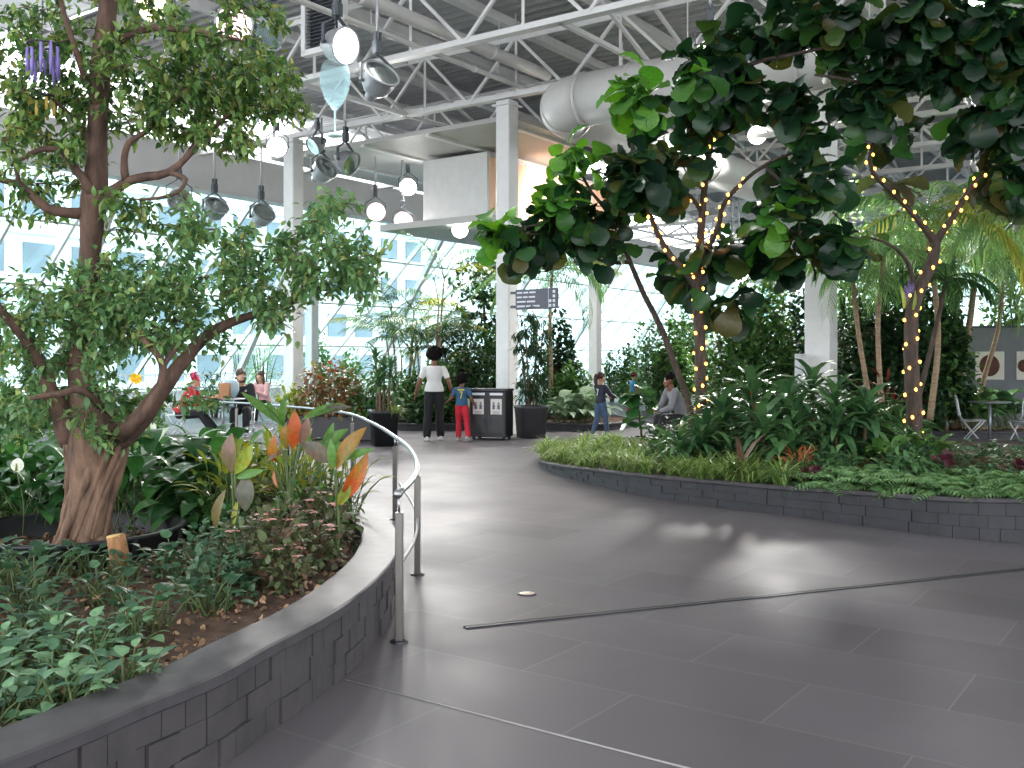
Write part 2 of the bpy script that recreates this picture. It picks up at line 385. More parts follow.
# ================================================================ floor
m, nt, b, out = new_mat('dark_slate_floor_tiles')
tc = nt.nodes.new('ShaderNodeTexCoord'); mp = nt.nodes.new('ShaderNodeMapping'); mp.inputs['Rotation'].default_value = (0, 0, TH); mp.inputs['Location'].default_value = (.35, -3.37 + .3 * 20, 0)
nt.links.new(tc.outputs['Object'], mp.inputs[0]); bk = nt.nodes.new('ShaderNodeTexBrick')
for k, v in dict(Scale=1.0).items(): bk.inputs[k].default_value = v
bk.inputs['Mortar Size'].default_value = .0035; bk.inputs['Brick Width'].default_value = 1.2; bk.inputs['Row Height'].default_value = .6; bk.inputs['Bias'].default_value = 0
bk.inputs['Color1'].default_value = lin((86, 82, 86)); bk.inputs['Color2'].default_value = lin((97, 93, 97)); bk.inputs['Mortar'].default_value = lin((112, 108, 111))
nt.links.new(mp.outputs[0], bk.inputs[0])
f1 = noise(nt, .9, 5, rough=.6); f2 = noise(nt, 9, 4)
mixn = nt.nodes.new('ShaderNodeMixRGB'); mixn.blend_type = 'MULTIPLY'; mixn.inputs[0].default_value = .55
nt.links.new(bk.outputs['Color'], mixn.inputs[1]); nt.links.new(ramp(nt, [(.25, (.72, .7, .7)), (.75, (1, 1, 1))], f1), mixn.inputs[2]); nt.links.new(mixn.outputs[0], b.inputs['Base Color'])
nt.links.new(ramp(nt, [(.3, (.42, .42, .42)), (.7, (.56, .56, .56))], f1), b.inputs['Roughness']); bump(nt, b, f2, .04, .01)
b.inputs['Specular IOR Level'].default_value = .14
M['floor'] = m
U0, U1, VA, VB = -30.0, 28.2, -14.0, 62.0
mb = MB(); c = UV((U0 + U1) / 2, (VA + VB) / 2, -.15); box(mb, c, (U1 - U0, VB - VA, .3), AX, BX, ZX)
tag(mb.build('floor', M['floor'], smooth=False), kind='structure')
# pale grout line that parts the two tile fields
mb = MB(); a0, a1 = uv_of(G(345, 680)), uv_of(G(760, 783)); box(mb, UV((a0[0] + a1[0]) / 2, 3.37, .0015), (abs(a0[0] - a1[0]), .012, .003), AX, BX, ZX)
tag(mb.build('trim_1', surf('pale_grout', (150, 146, 146), .7)), kind='structure')
# dark joint cover across the walkway
p0, p1 = G(465, 628), G(1060, 566.3)
r = thing('floor_joint_cover', 'long thin dark metal joint strip let into the grey tile floor', 'floor strip', (p0 + p1) / 2)
mb = MB(); bar(mb, p0 + ZX * .003, p1 + ZX * .003, .035, .006); mb.build('cover_strip', M['joint'], r, smooth=False)
mb = MB(); d = unit(p1 - p0); s = np.cross(d, ZX)
for sg in (-1, 1): bar(mb, p0 + s * .021 * sg + ZX * .004, p1 + s * .021 * sg + ZX * .004, .006, .008)
mb.build('edge_strip', M['dark_steel'], r, smooth=False)
c = G(527, 594)
r = thing('floor_cleanout_cover', 'small round pale brass cover set into the dark floor', 'floor cover', c)
mb = MB(); lathe(mb, [(0, .007), (.046, .007), (.05, .004), (.05, 0)], c, n=24); mb.build('cover_plate', M['brass'], r)
mb = MB(); lathe(mb, [(.05, 0), (.05, .0075), (.06, .0075), (.062, 0)], c, n=28); mb.build('rim_ring', M['dark_steel'], r)
for k in range(2):
    mb = MB(); ball(mb, c + V3(.028 * (2 * k - 1), 0, .007), (.006, .006, .002), 8, 5); mb.build('screw', M['dark_steel'], r)

# ================================================================ roof, trusses, columns
UE = 21.7                                    # roof edge above the sloping glass
mb = MB(); vs_ = np.arange(11.6, 60, .075); prof = [0, 0, .07, .07]
v = []; f = []
for i, vv in enumerate(vs_): z = 8.42 + prof[i % 4]; v += [UV(-26, vv, z), UV(UE, vv, z)]
for i in range(len(vs_) - 1): f.append((2 * i, 2 * i + 1, 2 * i + 3, 2 * i + 2))
v = np.array(v); n = len(v); mb.add(v, f); mb.add(v + ZX * .12, f)
tag(mb.build('ceiling', M['deck'], smooth=False), kind='structure')
mb = MB()
for u in np.arange(-24, UE, 2.1): box(mb, UV(u, 35.8, 8.3), (.09, 48.4, .2), AX, BX, ZX); box(mb, UV(u, 35.8, 8.2), (.2, 48.4, .025), AX, BX, ZX)
tag(mb.build('roof_purlin_beam', M['white_paint'], smooth=False), kind='structure')
# bars of the open skylight nearer the viewer
mb = MB()
for u in np.arange(-20, UE + .1, 2.1): box(mb, UV(u, 1, 8.45), (.08, 21, .16), AX, BX, ZX)
for vv in np.arange(-8, 11.6, 2.4): box(mb, UV(1, vv, 8.45), (42, .08, .16), AX, BX, ZX)
tag(mb.build('ceiling_skylight_bars', M['white_paint'], smooth=False), kind='structure')
mb = MB(); box(mb, UV(1, 1.2, 8.56), (42, 20.6, .02), AX, BX, ZX)
o = mb.build('window_2', glassy('dimming_skylight', (158, 160, 160), .03), smooth=False); tag(o, kind='structure')  # unseen pane, its grey tint set to dim the daylight indoors
def truss(v0, ua, ub):
    r = thing('roof_truss_beam', None, None, UV((ua + ub) / 2, v0, 6.8), kind='structure')
    for nm, z, h in (('bottom_chord', 6.82, .15), ('top_chord', 8.05, .15)):
        mb = MB(); box(mb, UV((ua + ub) / 2, v0, z), (ub - ua, .17, .03), AX, BX, ZX); box(mb, UV((ua + ub) / 2, v0, z + .06 * (1 if z < 7 else -1)), (ub - ua, .03, .1), AX, BX, ZX)
        mb.build(nm, M['white_paint'], r, smooth=False)
    mb = MB(); us = np.arange(ua, ub, 1.2)
    for i in range(len(us) - 1):
        za, zb = (6.84, 8.03) if i % 2 == 0 else (8.03, 6.84)
        bar(mb, UV(us[i], v0, za), UV(us[i + 1], v0, zb), .055, .055)
        if i % 2 == 1: bar(mb, UV(us[i], v0, 6.84), UV(us[i], v0, 8.03), .05, .05)
    mb.build('web_bars', M['white_paint'], r, smooth=False)
for k in range(11): truss(13.3 + 3.22 * k, -16, UE - .1)
# cross bracing between the rows under the roof
mb = MB()
for k in range(0, 10):
    for u in (2.0, 8.5, 14.5, 19.5):
        a = 13.3 + 3.22 * k; bar(mb, UV(u, a, 6.86), UV(u, a + 3.22, 8.0), .06, .06); bar(mb, UV(u, a, 8.0), UV(u, a + 3.22, 6.86), .06, .06); bar(mb, UV(u, a, 6.84), UV(u, a + 3.22, 6.84), .09, .07)
tag(mb.build('roof_bracing_beam', M['white_paint'], smooth=False), kind='structure')
def column(name, x, y, w, h):
    mb = MB(); c = V3(x, y, 0); box(mb, c + ZX * h / 2, (w, w, h), AX, BX, ZX, bev=.015); box(mb, c + ZX * .06, (w + .03, w + .03, .12), AX, BX, ZX)
    box(mb, c + ZX * (h - .1), (w + .12, w + .12, .03), AX, BX, ZX)
    return tag(mb.build(name, M['white_paint'], smooth=False), kind='structure')
column('column_1', -.1, 20.3, .33, 6.75); column('column_2', -5.2, 23.8, .34, 6.75); column('column_3', 5.13, 16.6, .42, 6.75)
column('column_4', 2.74, 33.0, .33, 6.75); column('column_5', -6.1, 30.5, .3, 6.75)
mb = MB(); box(mb, V3(4.72, 16.35, 1.35), (.1, .3, .5), AX, BX, ZX, bev=.01)
tag(mb.build('electrical_box', surf('pale_cabinet', (190, 192, 196), .5), at=(4.72, 16.35, 1.1), smooth=False), 'small pale grey box fixed to the white column above the dracaenas', 'box')
# roof-edge panel above the sloping glass
mb = MB(); box(mb, UV(UE, 30, 6.45), (.2, 62, 1.1), AX, BX, ZX); box(mb, UV(UE - .25, 30, 5.88), (.5, 62, .08), AX, BX, ZX)
tag(mb.build('trim_2', surf('grey_fascia', (204, 202, 199), .6, var=.05, scale=2), smooth=False), kind='structure')

# ================================================================ sloping glass wall on the left
r = thing('window_1', None, None, UV(U1, 30, 0), kind='structure')
e0, e1 = UV(U1 - .1, 0, .5), UV(UE, 0, 6.2)
sl = unit(e1 - e0); nl = unit(np.cross(BX, sl)); L = np.linalg.norm(e1 - e0); mid = (e0 + e1) / 2
mb = MB(); box(mb, mid + BX * 31, (62, L, .02), BX, sl, nl); mb.build('glass', M['glass'], r, smooth=False)
mb = MB()
for vv in np.arange(0, 62.1, 1.55): box(mb, mid + BX * vv, (.075, L, .15), BX, sl, nl)
for t in (.02, .27, .52, .77, .98): box(mb, e0 + sl * L * t + BX * 31, (62, .07, .12), BX, sl, nl)
mb.build('mullions', M['white_paint'], r, smooth=False)
mb = MB()
for vv in np.arange(2, 62, 6.2): bar(mb, UV(U1 - 2.4, vv, .0), UV(UE + .1, vv, 5.9), .16, .16)
mb.build('sloping_strut', M['white_paint'], r, smooth=False)
mb = MB(); box(mb, UV(U1 - .05, 24, .25), (.25, 76, .5), AX, BX, ZX); tag(mb.build('wall_left', M['white_paint'], smooth=False), kind='structure')
# far end wall with glazing above
r = thing('wall_back', None, None, UV(0, 56, 0), kind='structure')
mb = MB(); box(mb, UV(1, 56, 1.4), (54, .3, 2.8), AX, BX, ZX); box(mb, UV(-2, 56, 7.6), (48, .3, 1.7), AX, BX, ZX); mb.build('wall_panel', M['white_paint'], r, smooth=False)
mb = MB()
for u in np.arange(-25, 22, 1.9): box(mb, UV(u, 56, 4.8), (.1, .14, 4), AX, BX, ZX)
for z in (2.85, 4.8, 6.7): box(mb, UV(-2, 56, z), (48, .14, .1), AX, BX, ZX)
mb.build('mullions', M['white_paint'], r, smooth=False)
mb = MB(); box(mb, UV(-2, 56, 4.8), (48, .02, 3.9), AX, BX, ZX); mb.build('glass', M['glass'], r, smooth=False)
# guard rail in front of the glass
r = thing('guard_rail', 'white picket guard rail running along below the sloping glass wall', 'railing', UV(26.2, 24, 0))
mb = MB(); box(mb, UV(26.2, 24, 1.05), (.06, 60, .05), AX, BX, ZX); mb.build('top_rail', M['white_paint'], r, smooth=False)
mb = MB()
for vv in np.arange(-4, 54, .16): box(mb, UV(26.2, vv, .55), (.02, .02, 1.0), AX, BX, ZX)
mb.build('pickets', M['white_paint'], r, smooth=False)

# ================================================================ outside
mb = MB(); box(mb, V3(-20, 80, -14.2), (400, 400, .4)); tag(mb.build('outside_ground', surf('pale_street', (190, 192, 194), .9), smooth=False), kind='structure')
M['bld'] = surf('white_building', (236, 236, 238), .7, var=.03, scale=.3); M['bldwin'] = surf('blue_grey_windows', (120, 128, 140), .25, .2, var=.2, scale=.4)
r = thing('office_building', 'white office building with rows of blue grey windows outside the glass', 'building', UV(56, 40, -14))
mb = MB(); box(mb, UV(60, 42, 2), (8, 56, 32), AX, BX, ZX)
for z in np.arange(-10, 17, 3.2): box(mb, UV(55.9, 42, z - .2), (.5, 56, .45), AX, BX, ZX)
mb.build('facade', M['bld'], r, smooth=False)
for i in range(17):
    for j in range(5):
        mb = MB(); c = UV(55.96, 16.5 + i * 3.0, 1.0 + j * 3.2); box(mb, c, (.15, 1.9, 1.75), AX, BX, ZX)
        mb.build('window', M['bldwin'], r, smooth=False)

# ================================================================ things up under the roof
r = thing('round_duct', 'huge pale round air duct with an elbow beside the white column', 'duct', (.68, 18.5, 6.2))
e = V3(.68, 18.5, 6.2); R = .8; C = e - AX * R + BX * R
arc = [C + AX * R * math.cos(t) - BX * R * math.sin(t) for t in np.linspace(PI / 2, 0, 9)]
M['duct'] = surf('painted_duct', (196, 194, 190), .45, var=.03)
mb = MB(); st = [C - BX * R - AX * t for t in np.linspace(12, 0, 13)]; tube(mb, st, .47, 28); mb.build('straight_run', M['duct'], r)
mb = MB(); tube(mb, arc, .475, 28); mb.build('elbow', M['duct'], r)
mb = MB(); st2 = [C + AX * R + BX * t for t in np.linspace(0, 9, 10)]; tube(mb, st2, .47, 28); mb.build('back_run', M['duct'], r)
for p, d in [(st[i], AX) for i in (2, 5, 8, 11, 12)] + [(arc[4], unit(arc[5] - arc[3]))] + [(st2[i], BX) for i in (0, 3, 6)]:
    mb = MB(); tube(mb, [p - d * .03, p + d * .03], .49, 28); mb.build('seam_ring', M['duct'], r)
for p in (st[3], st[7], st[10], st2[2], st2[5]):
    mb = MB(); tube(mb, [p + ZX * .45, p + ZX * 1.9], .012, 5); mb.build('hanger_rod', M['white_paint'], r)
for u, rr, z, nm, lb in ((11.1, .12, 7.25, 'service_pipe', 'thick pale pipe running under the roof toward the column'), (11.5, .05, 7.0, 'service_pipe', 'thin pale pipe slung beside and below the thick roof pipe')):
    r = thing(nm, lb, 'pipe', UV(u, 11, z))
    mb = MB(); tube(mb, [UV(u, q, z) for q in np.linspace(6, 16.9, 8)], rr, 14); mb.build('pipe_run', M['duct'], r)
    for q in (8, 11.5, 15): mb = MB(); tube(mb, [UV(u, q - .03, z), UV(u, q + .03, z)], rr + .015, 14); mb.build('pipe_collar', M['white_paint'], r)
    for q in (12.2, 15.8): mb = MB(); tube(mb, [UV(u, q, z + rr * .9), UV(u, q, 8.2)], .01, 5); mb.build('hanger_rod', M['white_paint'], r)
r = thing('ceiling_soffit_panel', 'flat pale soffit panel hung under the trusses left of the column', 'soffit', UV(15.8, 20, 6.5))
mb = MB(); box(mb, UV(16, 20.4, 6.66), (7.6, 6.2, .1), AX, BX, ZX); mb.build('panel', M['soffit'], r, smooth=False)
for u in (12.6, 14.6, 16.6, 18.6): mb = MB(); box(mb, UV(u, 20.4, 6.58), (.12, 6.2, .06), AX, BX, ZX); mb.build('rib', M['white_paint'], r, smooth=False)
c = V3(-.6, 24.0, 0)
r = thing('bulkhead_box', 'boxy white bulkhead with a peach lit side behind the white column', 'bulkhead', c + ZX * 4.8)
mb = MB(); box(mb, c + AX * 1.0 + BX * 3.4 + ZX * 5.72, (2.0, 6.8, 1.56), AX, BX, ZX); mb.build('casing', M['white_paint'], r, smooth=False)
mb = MB(); box(mb, c + AX * -.01 + BX * 3.4 + ZX * 5.74, (.04, 6.6, 1.3), AX, BX, ZX); mb.build('peach_light_panel', M['peach'], r, smooth=False)  # added panel, its peach colour stands for lamp light on white
mb = MB(); box(mb, c + AX * 1.4 + BX * 3.2 + ZX * 4.86, (3.4, 7.2, .16), AX, BX, ZX); mb.build('ledge', M['soffit'], r, smooth=False)
for q in (1.6, 3.2, 4.8): mb = MB(); box(mb, c - AX * .05 + BX * q + ZX * 5.74, (.05, .08, 1.4), AX, BX, ZX); mb.build('panel_joint_strip', M['white_paint'], r, smooth=False)
# louvred vent
c = W(324, 20, 17.5); r = thing('louvred_vent', 'dark louvred air vent in a white frame above the big lit floodlight', 'vent', c)
s = -AX; mb = MB()
for k in range(14): box(mb, c + ZX * (-.42 + k * .065), (.84, .06, .012), s, unit(BX + ZX * .6), unit(ZX - BX * .6))
mb.build('louvres', M['louvre'], r, smooth=False)
mb = MB(); box(mb, c + BX * .08, (.9, .03, .95), s, BX, ZX); mb.build('backing', M['lamp_dark'], r, smooth=False)
mb = MB()
for sg in (-1, 1): box(mb, c + s * .46 * sg, (.1, .14, 1.1), s, BX, ZX); box(mb, c + ZX * .52 * sg, (1.0, .14, .1), s, BX, ZX)
mb.build('frame', M['white_paint'], r, smooth=False)
mb = MB()
for sg in (-1, 1): box(mb, c + s * .4 * sg + ZX * .85 + BX * .1, (.04, .04, .8), s, BX, ZX)
mb.build('hanger_bars', M['white_paint'], r, smooth=False)

# wayfinding sign
c0 = W(514, 300, 20.05); s = -AX
r = thing('wayfinding_sign', 'grey wayfinding sign with white lines hung on the column beside the fig leaves', 'sign', c0)
cc = c0 + s * .55
mb = MB(); box(mb, cc, (1.0, .05, .4), s, BX, ZX, bev=.008); mb.build('board', M['sign'], r, smooth=False)
mb = MB(); random.seed(4)
for k in range(4):
    x = -.46; z = .135 - k * .09
    for j in range((3, 3, 2, 3)[k]):
        wd = random.uniform(.1, .22); box(mb, cc + s * (x + wd / 2) - BX * .027 + ZX * z, (wd, .004, .032), s, BX, ZX); x += wd + .03
mb.build('lettering', M['sign_white'], r, smooth=False)
mb = MB()
for k in range(4):
    z = .135 - k * .09
    for j in range((1, 1, 2, 2)[k]): box(mb, cc + s * (.42 - j * .09) - BX * .027 + ZX * z, (.055, .004, .055), s, BX, ZX)
mb.build('pictograms', M['sign_white'], r, smooth=False)
mb = MB(); box(mb, cc + s * .29 - BX * .026, (.008, .004, .38), s, BX, ZX); mb.build('divider', M['sign_white'], r, smooth=False)
mb = MB()
for z in (.14, -.14): box(mb, c0 + s * .0 + ZX * z, (.14, .06, .05), s, BX, ZX)
mb.build('bracket', M['lamp_dark'], r, smooth=False)

# grey partition with hung pictures at the right
pc = V3(10.6, 21.2, 0); s = -AX
r = thing('partition_screen', 'grey free-standing display partition behind the palms and wire chairs', 'partition', pc)
mb = MB(); box(mb, pc + ZX * 1.1, (6.0, .12, 2.2), s, BX, ZX, bev=.01); mb.build('panel', surf('blue_grey_panel', (116, 120, 128), .6, var=.05), r, smooth=False)
mb = MB(); box(mb, pc + ZX * 2.21, (6.04, .16, .05), s, BX, ZX); mb.build('top_cap', M['lamp_dark'], r, smooth=False)
for q in (-2.6, 0, 2.6): mb = MB(); box(mb, pc + s * q + ZX * .03, (.1, .6, .06), s, BX, ZX); mb.build('foot', M['lamp_dark'], r, smooth=False)
M['paper'] = surf('white_card', (214, 210, 204), .6, var=.03); M['brownart'] = surf('brown_vessel', (84, 48, 40), .5, var=.3)
for px, kind, lb in ((991, 0, 'white picture with a round dark brown shape on the grey partition'), (1030, 1, 'white picture with a lobed dark brown shape at the edge of the partition'), (955, 2, 'blank looking pale picture on the partition behind the palm trunks')):
    q = np.dot(W(px, 365, 21) - pc, s); q = {991: -.42, 1030: .38, 955: -1.25}[px]
    c = pc + s * q - BX * .075 + ZX * 1.38
    r = thing('hung_picture', lb, 'picture', c, 'pictures on the grey partition')
    mb = MB(); box(mb, c, (.56, .03, .6), s, BX, ZX, bev=.005); mb.build('card', M['paper'], r, smooth=False)
    if kind < 2:
        mb = MB(); cf = c - BX * .02
        if kind == 0: ball(mb, cf, (.2, .012, .23), 20, 11, 0, s, BX, ZX)
        else:
            for dx, rr in ((-.14, .12), (0, .16), (.14, .12)): ball(mb, cf + s * dx, (rr, .012, rr * 1.1), 16, 9, 0, s, BX, ZX)
        mb.build('brown_motif', M['brownart'], r)
    mb = MB(); box(mb, c + BX * .03 + ZX * .2, (.06, .03, .04), s, BX, ZX); mb.build('hanging_clip', M['dark_steel'], r, smooth=False)

# ================================================================ hung floodlights
def floodlight(c, rad, aim, lens, label, group=None, top=None, kind='can'):
    c = np.asarray(c, float); d = unit(aim)
    r = thing('grow_light', label, 'floodlight', c, group)
    s, nn, d = frame_of(d); b = c - d * rad * 1.35
    mb = MB(); lathe(mb, [(rad * .34, 0), (rad * .62, rad * .08), (rad * .86, rad * .38), (rad * .97, rad * .8), (rad, rad * 1.3), (rad * 1.06, rad * 1.36), (rad * 1.06, rad * 1.44), (rad * .98, rad * 1.44)], b, d, 28)
    lathe(mb, [(0.001, 0), (rad * .34, 0)], b, d, 28); mb.build('housing', M['lamp_grey'], r)
    mb = MB(); lathe(mb, [(rad * .3, -rad * .45), (rad * .34, -.3 * rad), (rad * .34, 0.01)], b, d, 16); lathe(mb, [(.001, -rad * .45), (rad * .3, -rad * .45)], b, d, 16); mb.build('ballast_cap', M['lamp_grey'], r)
    mb = MB(); lathe(mb, [(.001, rad * 1.40), (rad * .5, rad * 1.41), (rad * .99, rad * 1.38)], b, d, 28); mb.build('lens', lens, r)
    mb = MB(); lathe(mb, [(rad * 1.0, rad * 1.36), (rad * 1.1, rad * 1.36), (rad * 1.1, rad * 1.46), (rad * 1.0, rad * 1.46), (rad * 1.0, rad * 1.36)], b, d, 28); mb.build('rim', M['lamp_grey'], r)
    # yoke: two arms along the housing to a clamp above
    piv = b + d * rad * .7; hx = unit(np.cross(d, ZX)) if abs(d[2]) < .97 else np.array([1.0, 0, 0]); up = piv + ZX * rad * 1.7
    mb = MB()
    for sg in (-1, 1): bar(mb, piv + hx * sg * rad * 1.1 - ZX * rad * .15, piv + hx * sg * rad * 1.1 + ZX * rad * 1.0, rad * .08, rad * .22, np.cross(hx, ZX)); bar(mb, piv + hx * sg * rad * 1.1 + ZX * rad * .95, up, rad * .08, rad * .22, np.cross(hx, ZX))
    mb.build('yoke', M['lamp_dark'], r, smooth=False)
    for sg in (-1, 1): mb = MB(); tube(mb, [piv + hx * sg * rad * .9, piv + hx * sg * rad * 1.2], rad * .1, 10); mb.build('pivot_bolt', M['lamp_dark'], r)
    mb = MB(); box(mb, up + ZX * rad * .35, (rad * .5, rad * .5, rad * .8), hx, np.cross(ZX, hx), ZX, bev=rad * .05)
    for sg in (-1, 1): box(mb, up + ZX * rad * .95 + hx * sg * rad * .16, (rad * .1, rad * .3, rad * .6), hx, np.cross(ZX, hx), ZX)
    mb.build('clamp', M['lamp_dark'], r, smooth=False)
    tz = top if top else 6.85
    if tz > up[2] + rad * .8: mb = MB(); tube(mb, [up + ZX * rad * .7, np.array([up[0], up[1], tz])], .022, 7); mb.build('hanger_rod', M['lamp_grey'], r)
    return r
LW, LO, LP, LA = M['lens_white'], M['lens_off'], M['lens_pink'], M['lens_warm']
for px, py, y, rad, aim, ln, lb, gp in [
    (345, 46, 13.5, .235, (.85, -.62, -.24), LW, 'biggest lit floodlight, white faced, hung above the wine glass ornament', None),
    (382, 74, 13.6, .235, (.6, -.75, .75), LO, 'unlit grey floodlight tipped upward beside the big lit one', None),
    (234, 24, 12.0, .21, (.1, -1, -.15), LP, 'pinkish lit floodlight glaring through the top of the ficus leaves', None),
    (152, 4, 12.0, .2, (-.2, -1, -.3), LA, 'warm yellow lit floodlight at the very top beside the ficus trunk', None),
    (266, 36, 14.5, .24, (-.5, -.4, -.8), LO, 'unlit grey floodlight pointing down between the pink one and the vent', None),
    (180, 200, 24.0, .27, (.35, -.7, -.4), LO, 'unlit grey floodlight hung at the roof edge, the one nearest the ficus trunk', None),
    (217, 206, 24.4, .27, (.45, -.5, .55), LO, 'unlit grey floodlight tilted up at the roof edge, middle of three', None),
    (264, 213, 24.8, .27, (.5, -.55, .5), LO, 'unlit grey floodlight at the roof edge, third of three, beside the white column', None),
    (277, 147, 22.5, .22, (.2, -1, -.3), LW, 'small lit floodlight shining at the ficus leaf tips by the column', None),
    (313, 147, 22.0, .2, (-.6, -.5, -.5), LO, 'smallest unlit floodlight right under the wine glass ornament', None),
    (326, 168, 22.0, .26, (.6, -.5, .4), LO, 'unlit grey floodlight tilted up below the wine glass ornament', None),
    (351, 164, 22.3, .26, (.8, -.4, -.5), LO, 'unlit silvery floodlight pointing down to the soffit side', None),
    (408, 187, 26.0, .22, (.1, -1, -.25), LW, 'small bluish white lit floodlight left of the white bulkhead', None),
    (376, 212, 25.0, .23, (.25, -1, -.1), LP, 'pink lit floodlight above the ficus branch end, left of a pair', None),
    (403, 221, 25.4, .23, (.25, -1, .1), LP, 'pink lit floodlight above the tall palms, right of a pair', None),
    (436, 228, 26.0, .16, (.1, -1, -.1), LP, 'smallest pink lamp right above the palm crown', None),
    (460, 230, 25.0, .2, (.1, -1, -.1), LW, 'white lit floodlight under the bulkhead left of the column', None),
    (710, 50, 14.0, .19, (-.15, -.6, -1), LW, 'lit floodlight peeping out between the fiddle leaf fig branches', None),
    (985, 0, 12.0, .19, (-.1, -.6, -1), LW, 'lit floodlight cut by the top edge over the right hand fig', None),
    (588, 163, 24.0, .3, (.1, -.7, -1), LW, 'lit floodlight under the duct, nearer the column', None),
    (612, 170, 24.0, .3, (.1, -.7, -1), LW, 'lit floodlight under the duct, farther from the column', None),
    (733, 262, 28.0, .22, (0, -1, -.1), LW, 'distant white lamp right of the lit fig trunk, upper of two', None),
    (740, 273, 28.0, .24, (0, -1, -.1), LW, 'distant white lamp right of the lit fig trunk, lower of two', None),
    (776, 268, 28.0, .22, (0, -1, -.1), LW, 'distant white lamp left of the right hand column', None),
    (757, 135, 24.0, .22, (-.1, -1, -.3), LW, 'white lamp glinting through a gap in the middle of the fig crown', None),
    (842, 115, 24.0, .26, (-.1, -1, -.3), LW, 'white lamp glinting below the fig branches right of the crown middle', None)]:
    floodlight(W(px, py, y), rad, aim, ln, lb, gp)
def spot(loc, to, e, ang, col=(1, .97, .93), size=.2):
    l = bpy.data.lights.new('spot', 'SPOT'); l.energy = e; l.spot_size = math.radians(ang); l.spot_blend = .8; l.color = col; l.shadow_soft_size = size * 2
    o = bpy.data.objects.new('floodlight_beam', l); COL.objects.link(o); o.location = tuple(loc); o.rotation_euler = Vector(np.asarray(to, float) - np.asarray(loc, float)).to_track_quat('-Z', 'Y').to_euler()
spot(W(600, 185, 23.2), V3(1.2, 27.0, 5.4), 900, 80, (1, .8, .68))
for a, b, en in [((710, 55, 14), (3.2, 11.5, 0), 160), ((985, 5, 12), (5.5, 10.5, 0), 200), ((277, 152, 22.4), (-5.5, 19, 0), 900), ((408, 192, 25.8), (-2, 19.5, 0), 700), ((376, 217, 24.8), (-2.5, 17, 0), 500), ((460, 235, 24.8), (-.6, 19.5, 0), 600), ((757, 140, 23.8), (3.5, 18, 0), 1500), ((842, 120, 23.8), (7, 18, 0), 2500), ((740, 278, 27.6), (5.5, 19, 0), 800), ((345, 52, 13.2), (-.2, 11.0, 0), 200)]:
    spot(W(*a), V3(*b), en, 120)

# hanging glass ornament
c = W(335, 137, 13.0)
r = thing('hanging_glass_ornament', 'pale cyan wine glass shaped ornament hung below the floodlights', 'ornament', c)
k = .93
mb = MB(); lathe(mb, [(.012, .36 * k), (.05, .4 * k), (.13, .52 * k), (.185, .68 * k), (.2, .8 * k), (.185, .93 * k), (.15, 1.03 * k)], c, n=32); mb.build('bowl', M['clear_art'], r)
M['pale_frost'] = surf('frosted_cyan_glass', (206, 234, 236), .25, var=.03)  # plain pale cyan surface of the stem and foot
mb = MB(); lathe(mb, [(.014, .36 * k), (.012, .2 * k), (.014, .06 * k)], c, n=12); mb.build('stem', M['pale_frost'], r)
mb = MB(); lathe(mb, [(.014, .07 * k), (.09, .03 * k), (.1, .01), (.09, 0), (.001, 0)], c, n=28); mb.build('foot', M['pale_frost'], r)
mb = MB()
for a in range(3): p = c + V3(.15 * math.cos(a * 2.1), .15 * math.sin(a * 2.1), 1.03 * k); tube(mb, [p, c + ZX * 1.45], .004, 4)
tube(mb, [c + ZX * 1.45, np.array([c[0], c[1], 8.4])], .005, 4); mb.build('hanging_wire', M['steel'], r)
# purple and yellow hanging ornaments among the ficus branches
def strips(c, n, wd, h, mat_, name, lb):
    r = thing(name, lb, 'ornament', c)
    for k in range(n):
        a = k / n * 2 * PI; p = c + V3(math.cos(a) * wd, math.sin(a) * wd, random.uniform(-.03, .03)); mb = MB()
        hh = h * random.uniform(.75, 1.0); tube(mb, [p, p - ZX * hh * .5, p - ZX * hh], [.009, .011, .008], 8); mb.build('hanging_tube', mat_, r)
    mb = MB(); tube(mb, [c + V3(math.cos(a) * wd, math.sin(a) * wd, .02) for a in np.linspace(0, 2 * PI, 25)], .006, 6, closed=True); mb.build('hoop', M['dark_steel'], r)
    mb = MB()
    for a in (0, 2.1, 4.2): tube(mb, [c + V3(math.cos(a) * wd, math.sin(a) * wd, .02), c + ZX * .25], .002, 4)
    tube(mb, [c + ZX * .25, np.array([c[0], c[1], 8.4])], .002, 4); mb.build('hanging_wire', M['dark_steel'], r)
strips(W(43, 48, 5.9), 10, .085, .2, M['purple'], 'hanging_chime', 'purple tubular chime hung among the upper ficus branches')
strips(W(42, 100, 6.05), 8, .07, .1, M['yellow'], 'hanging_lantern', 'yellow tubular lantern hung below the purple chime in the ficus')
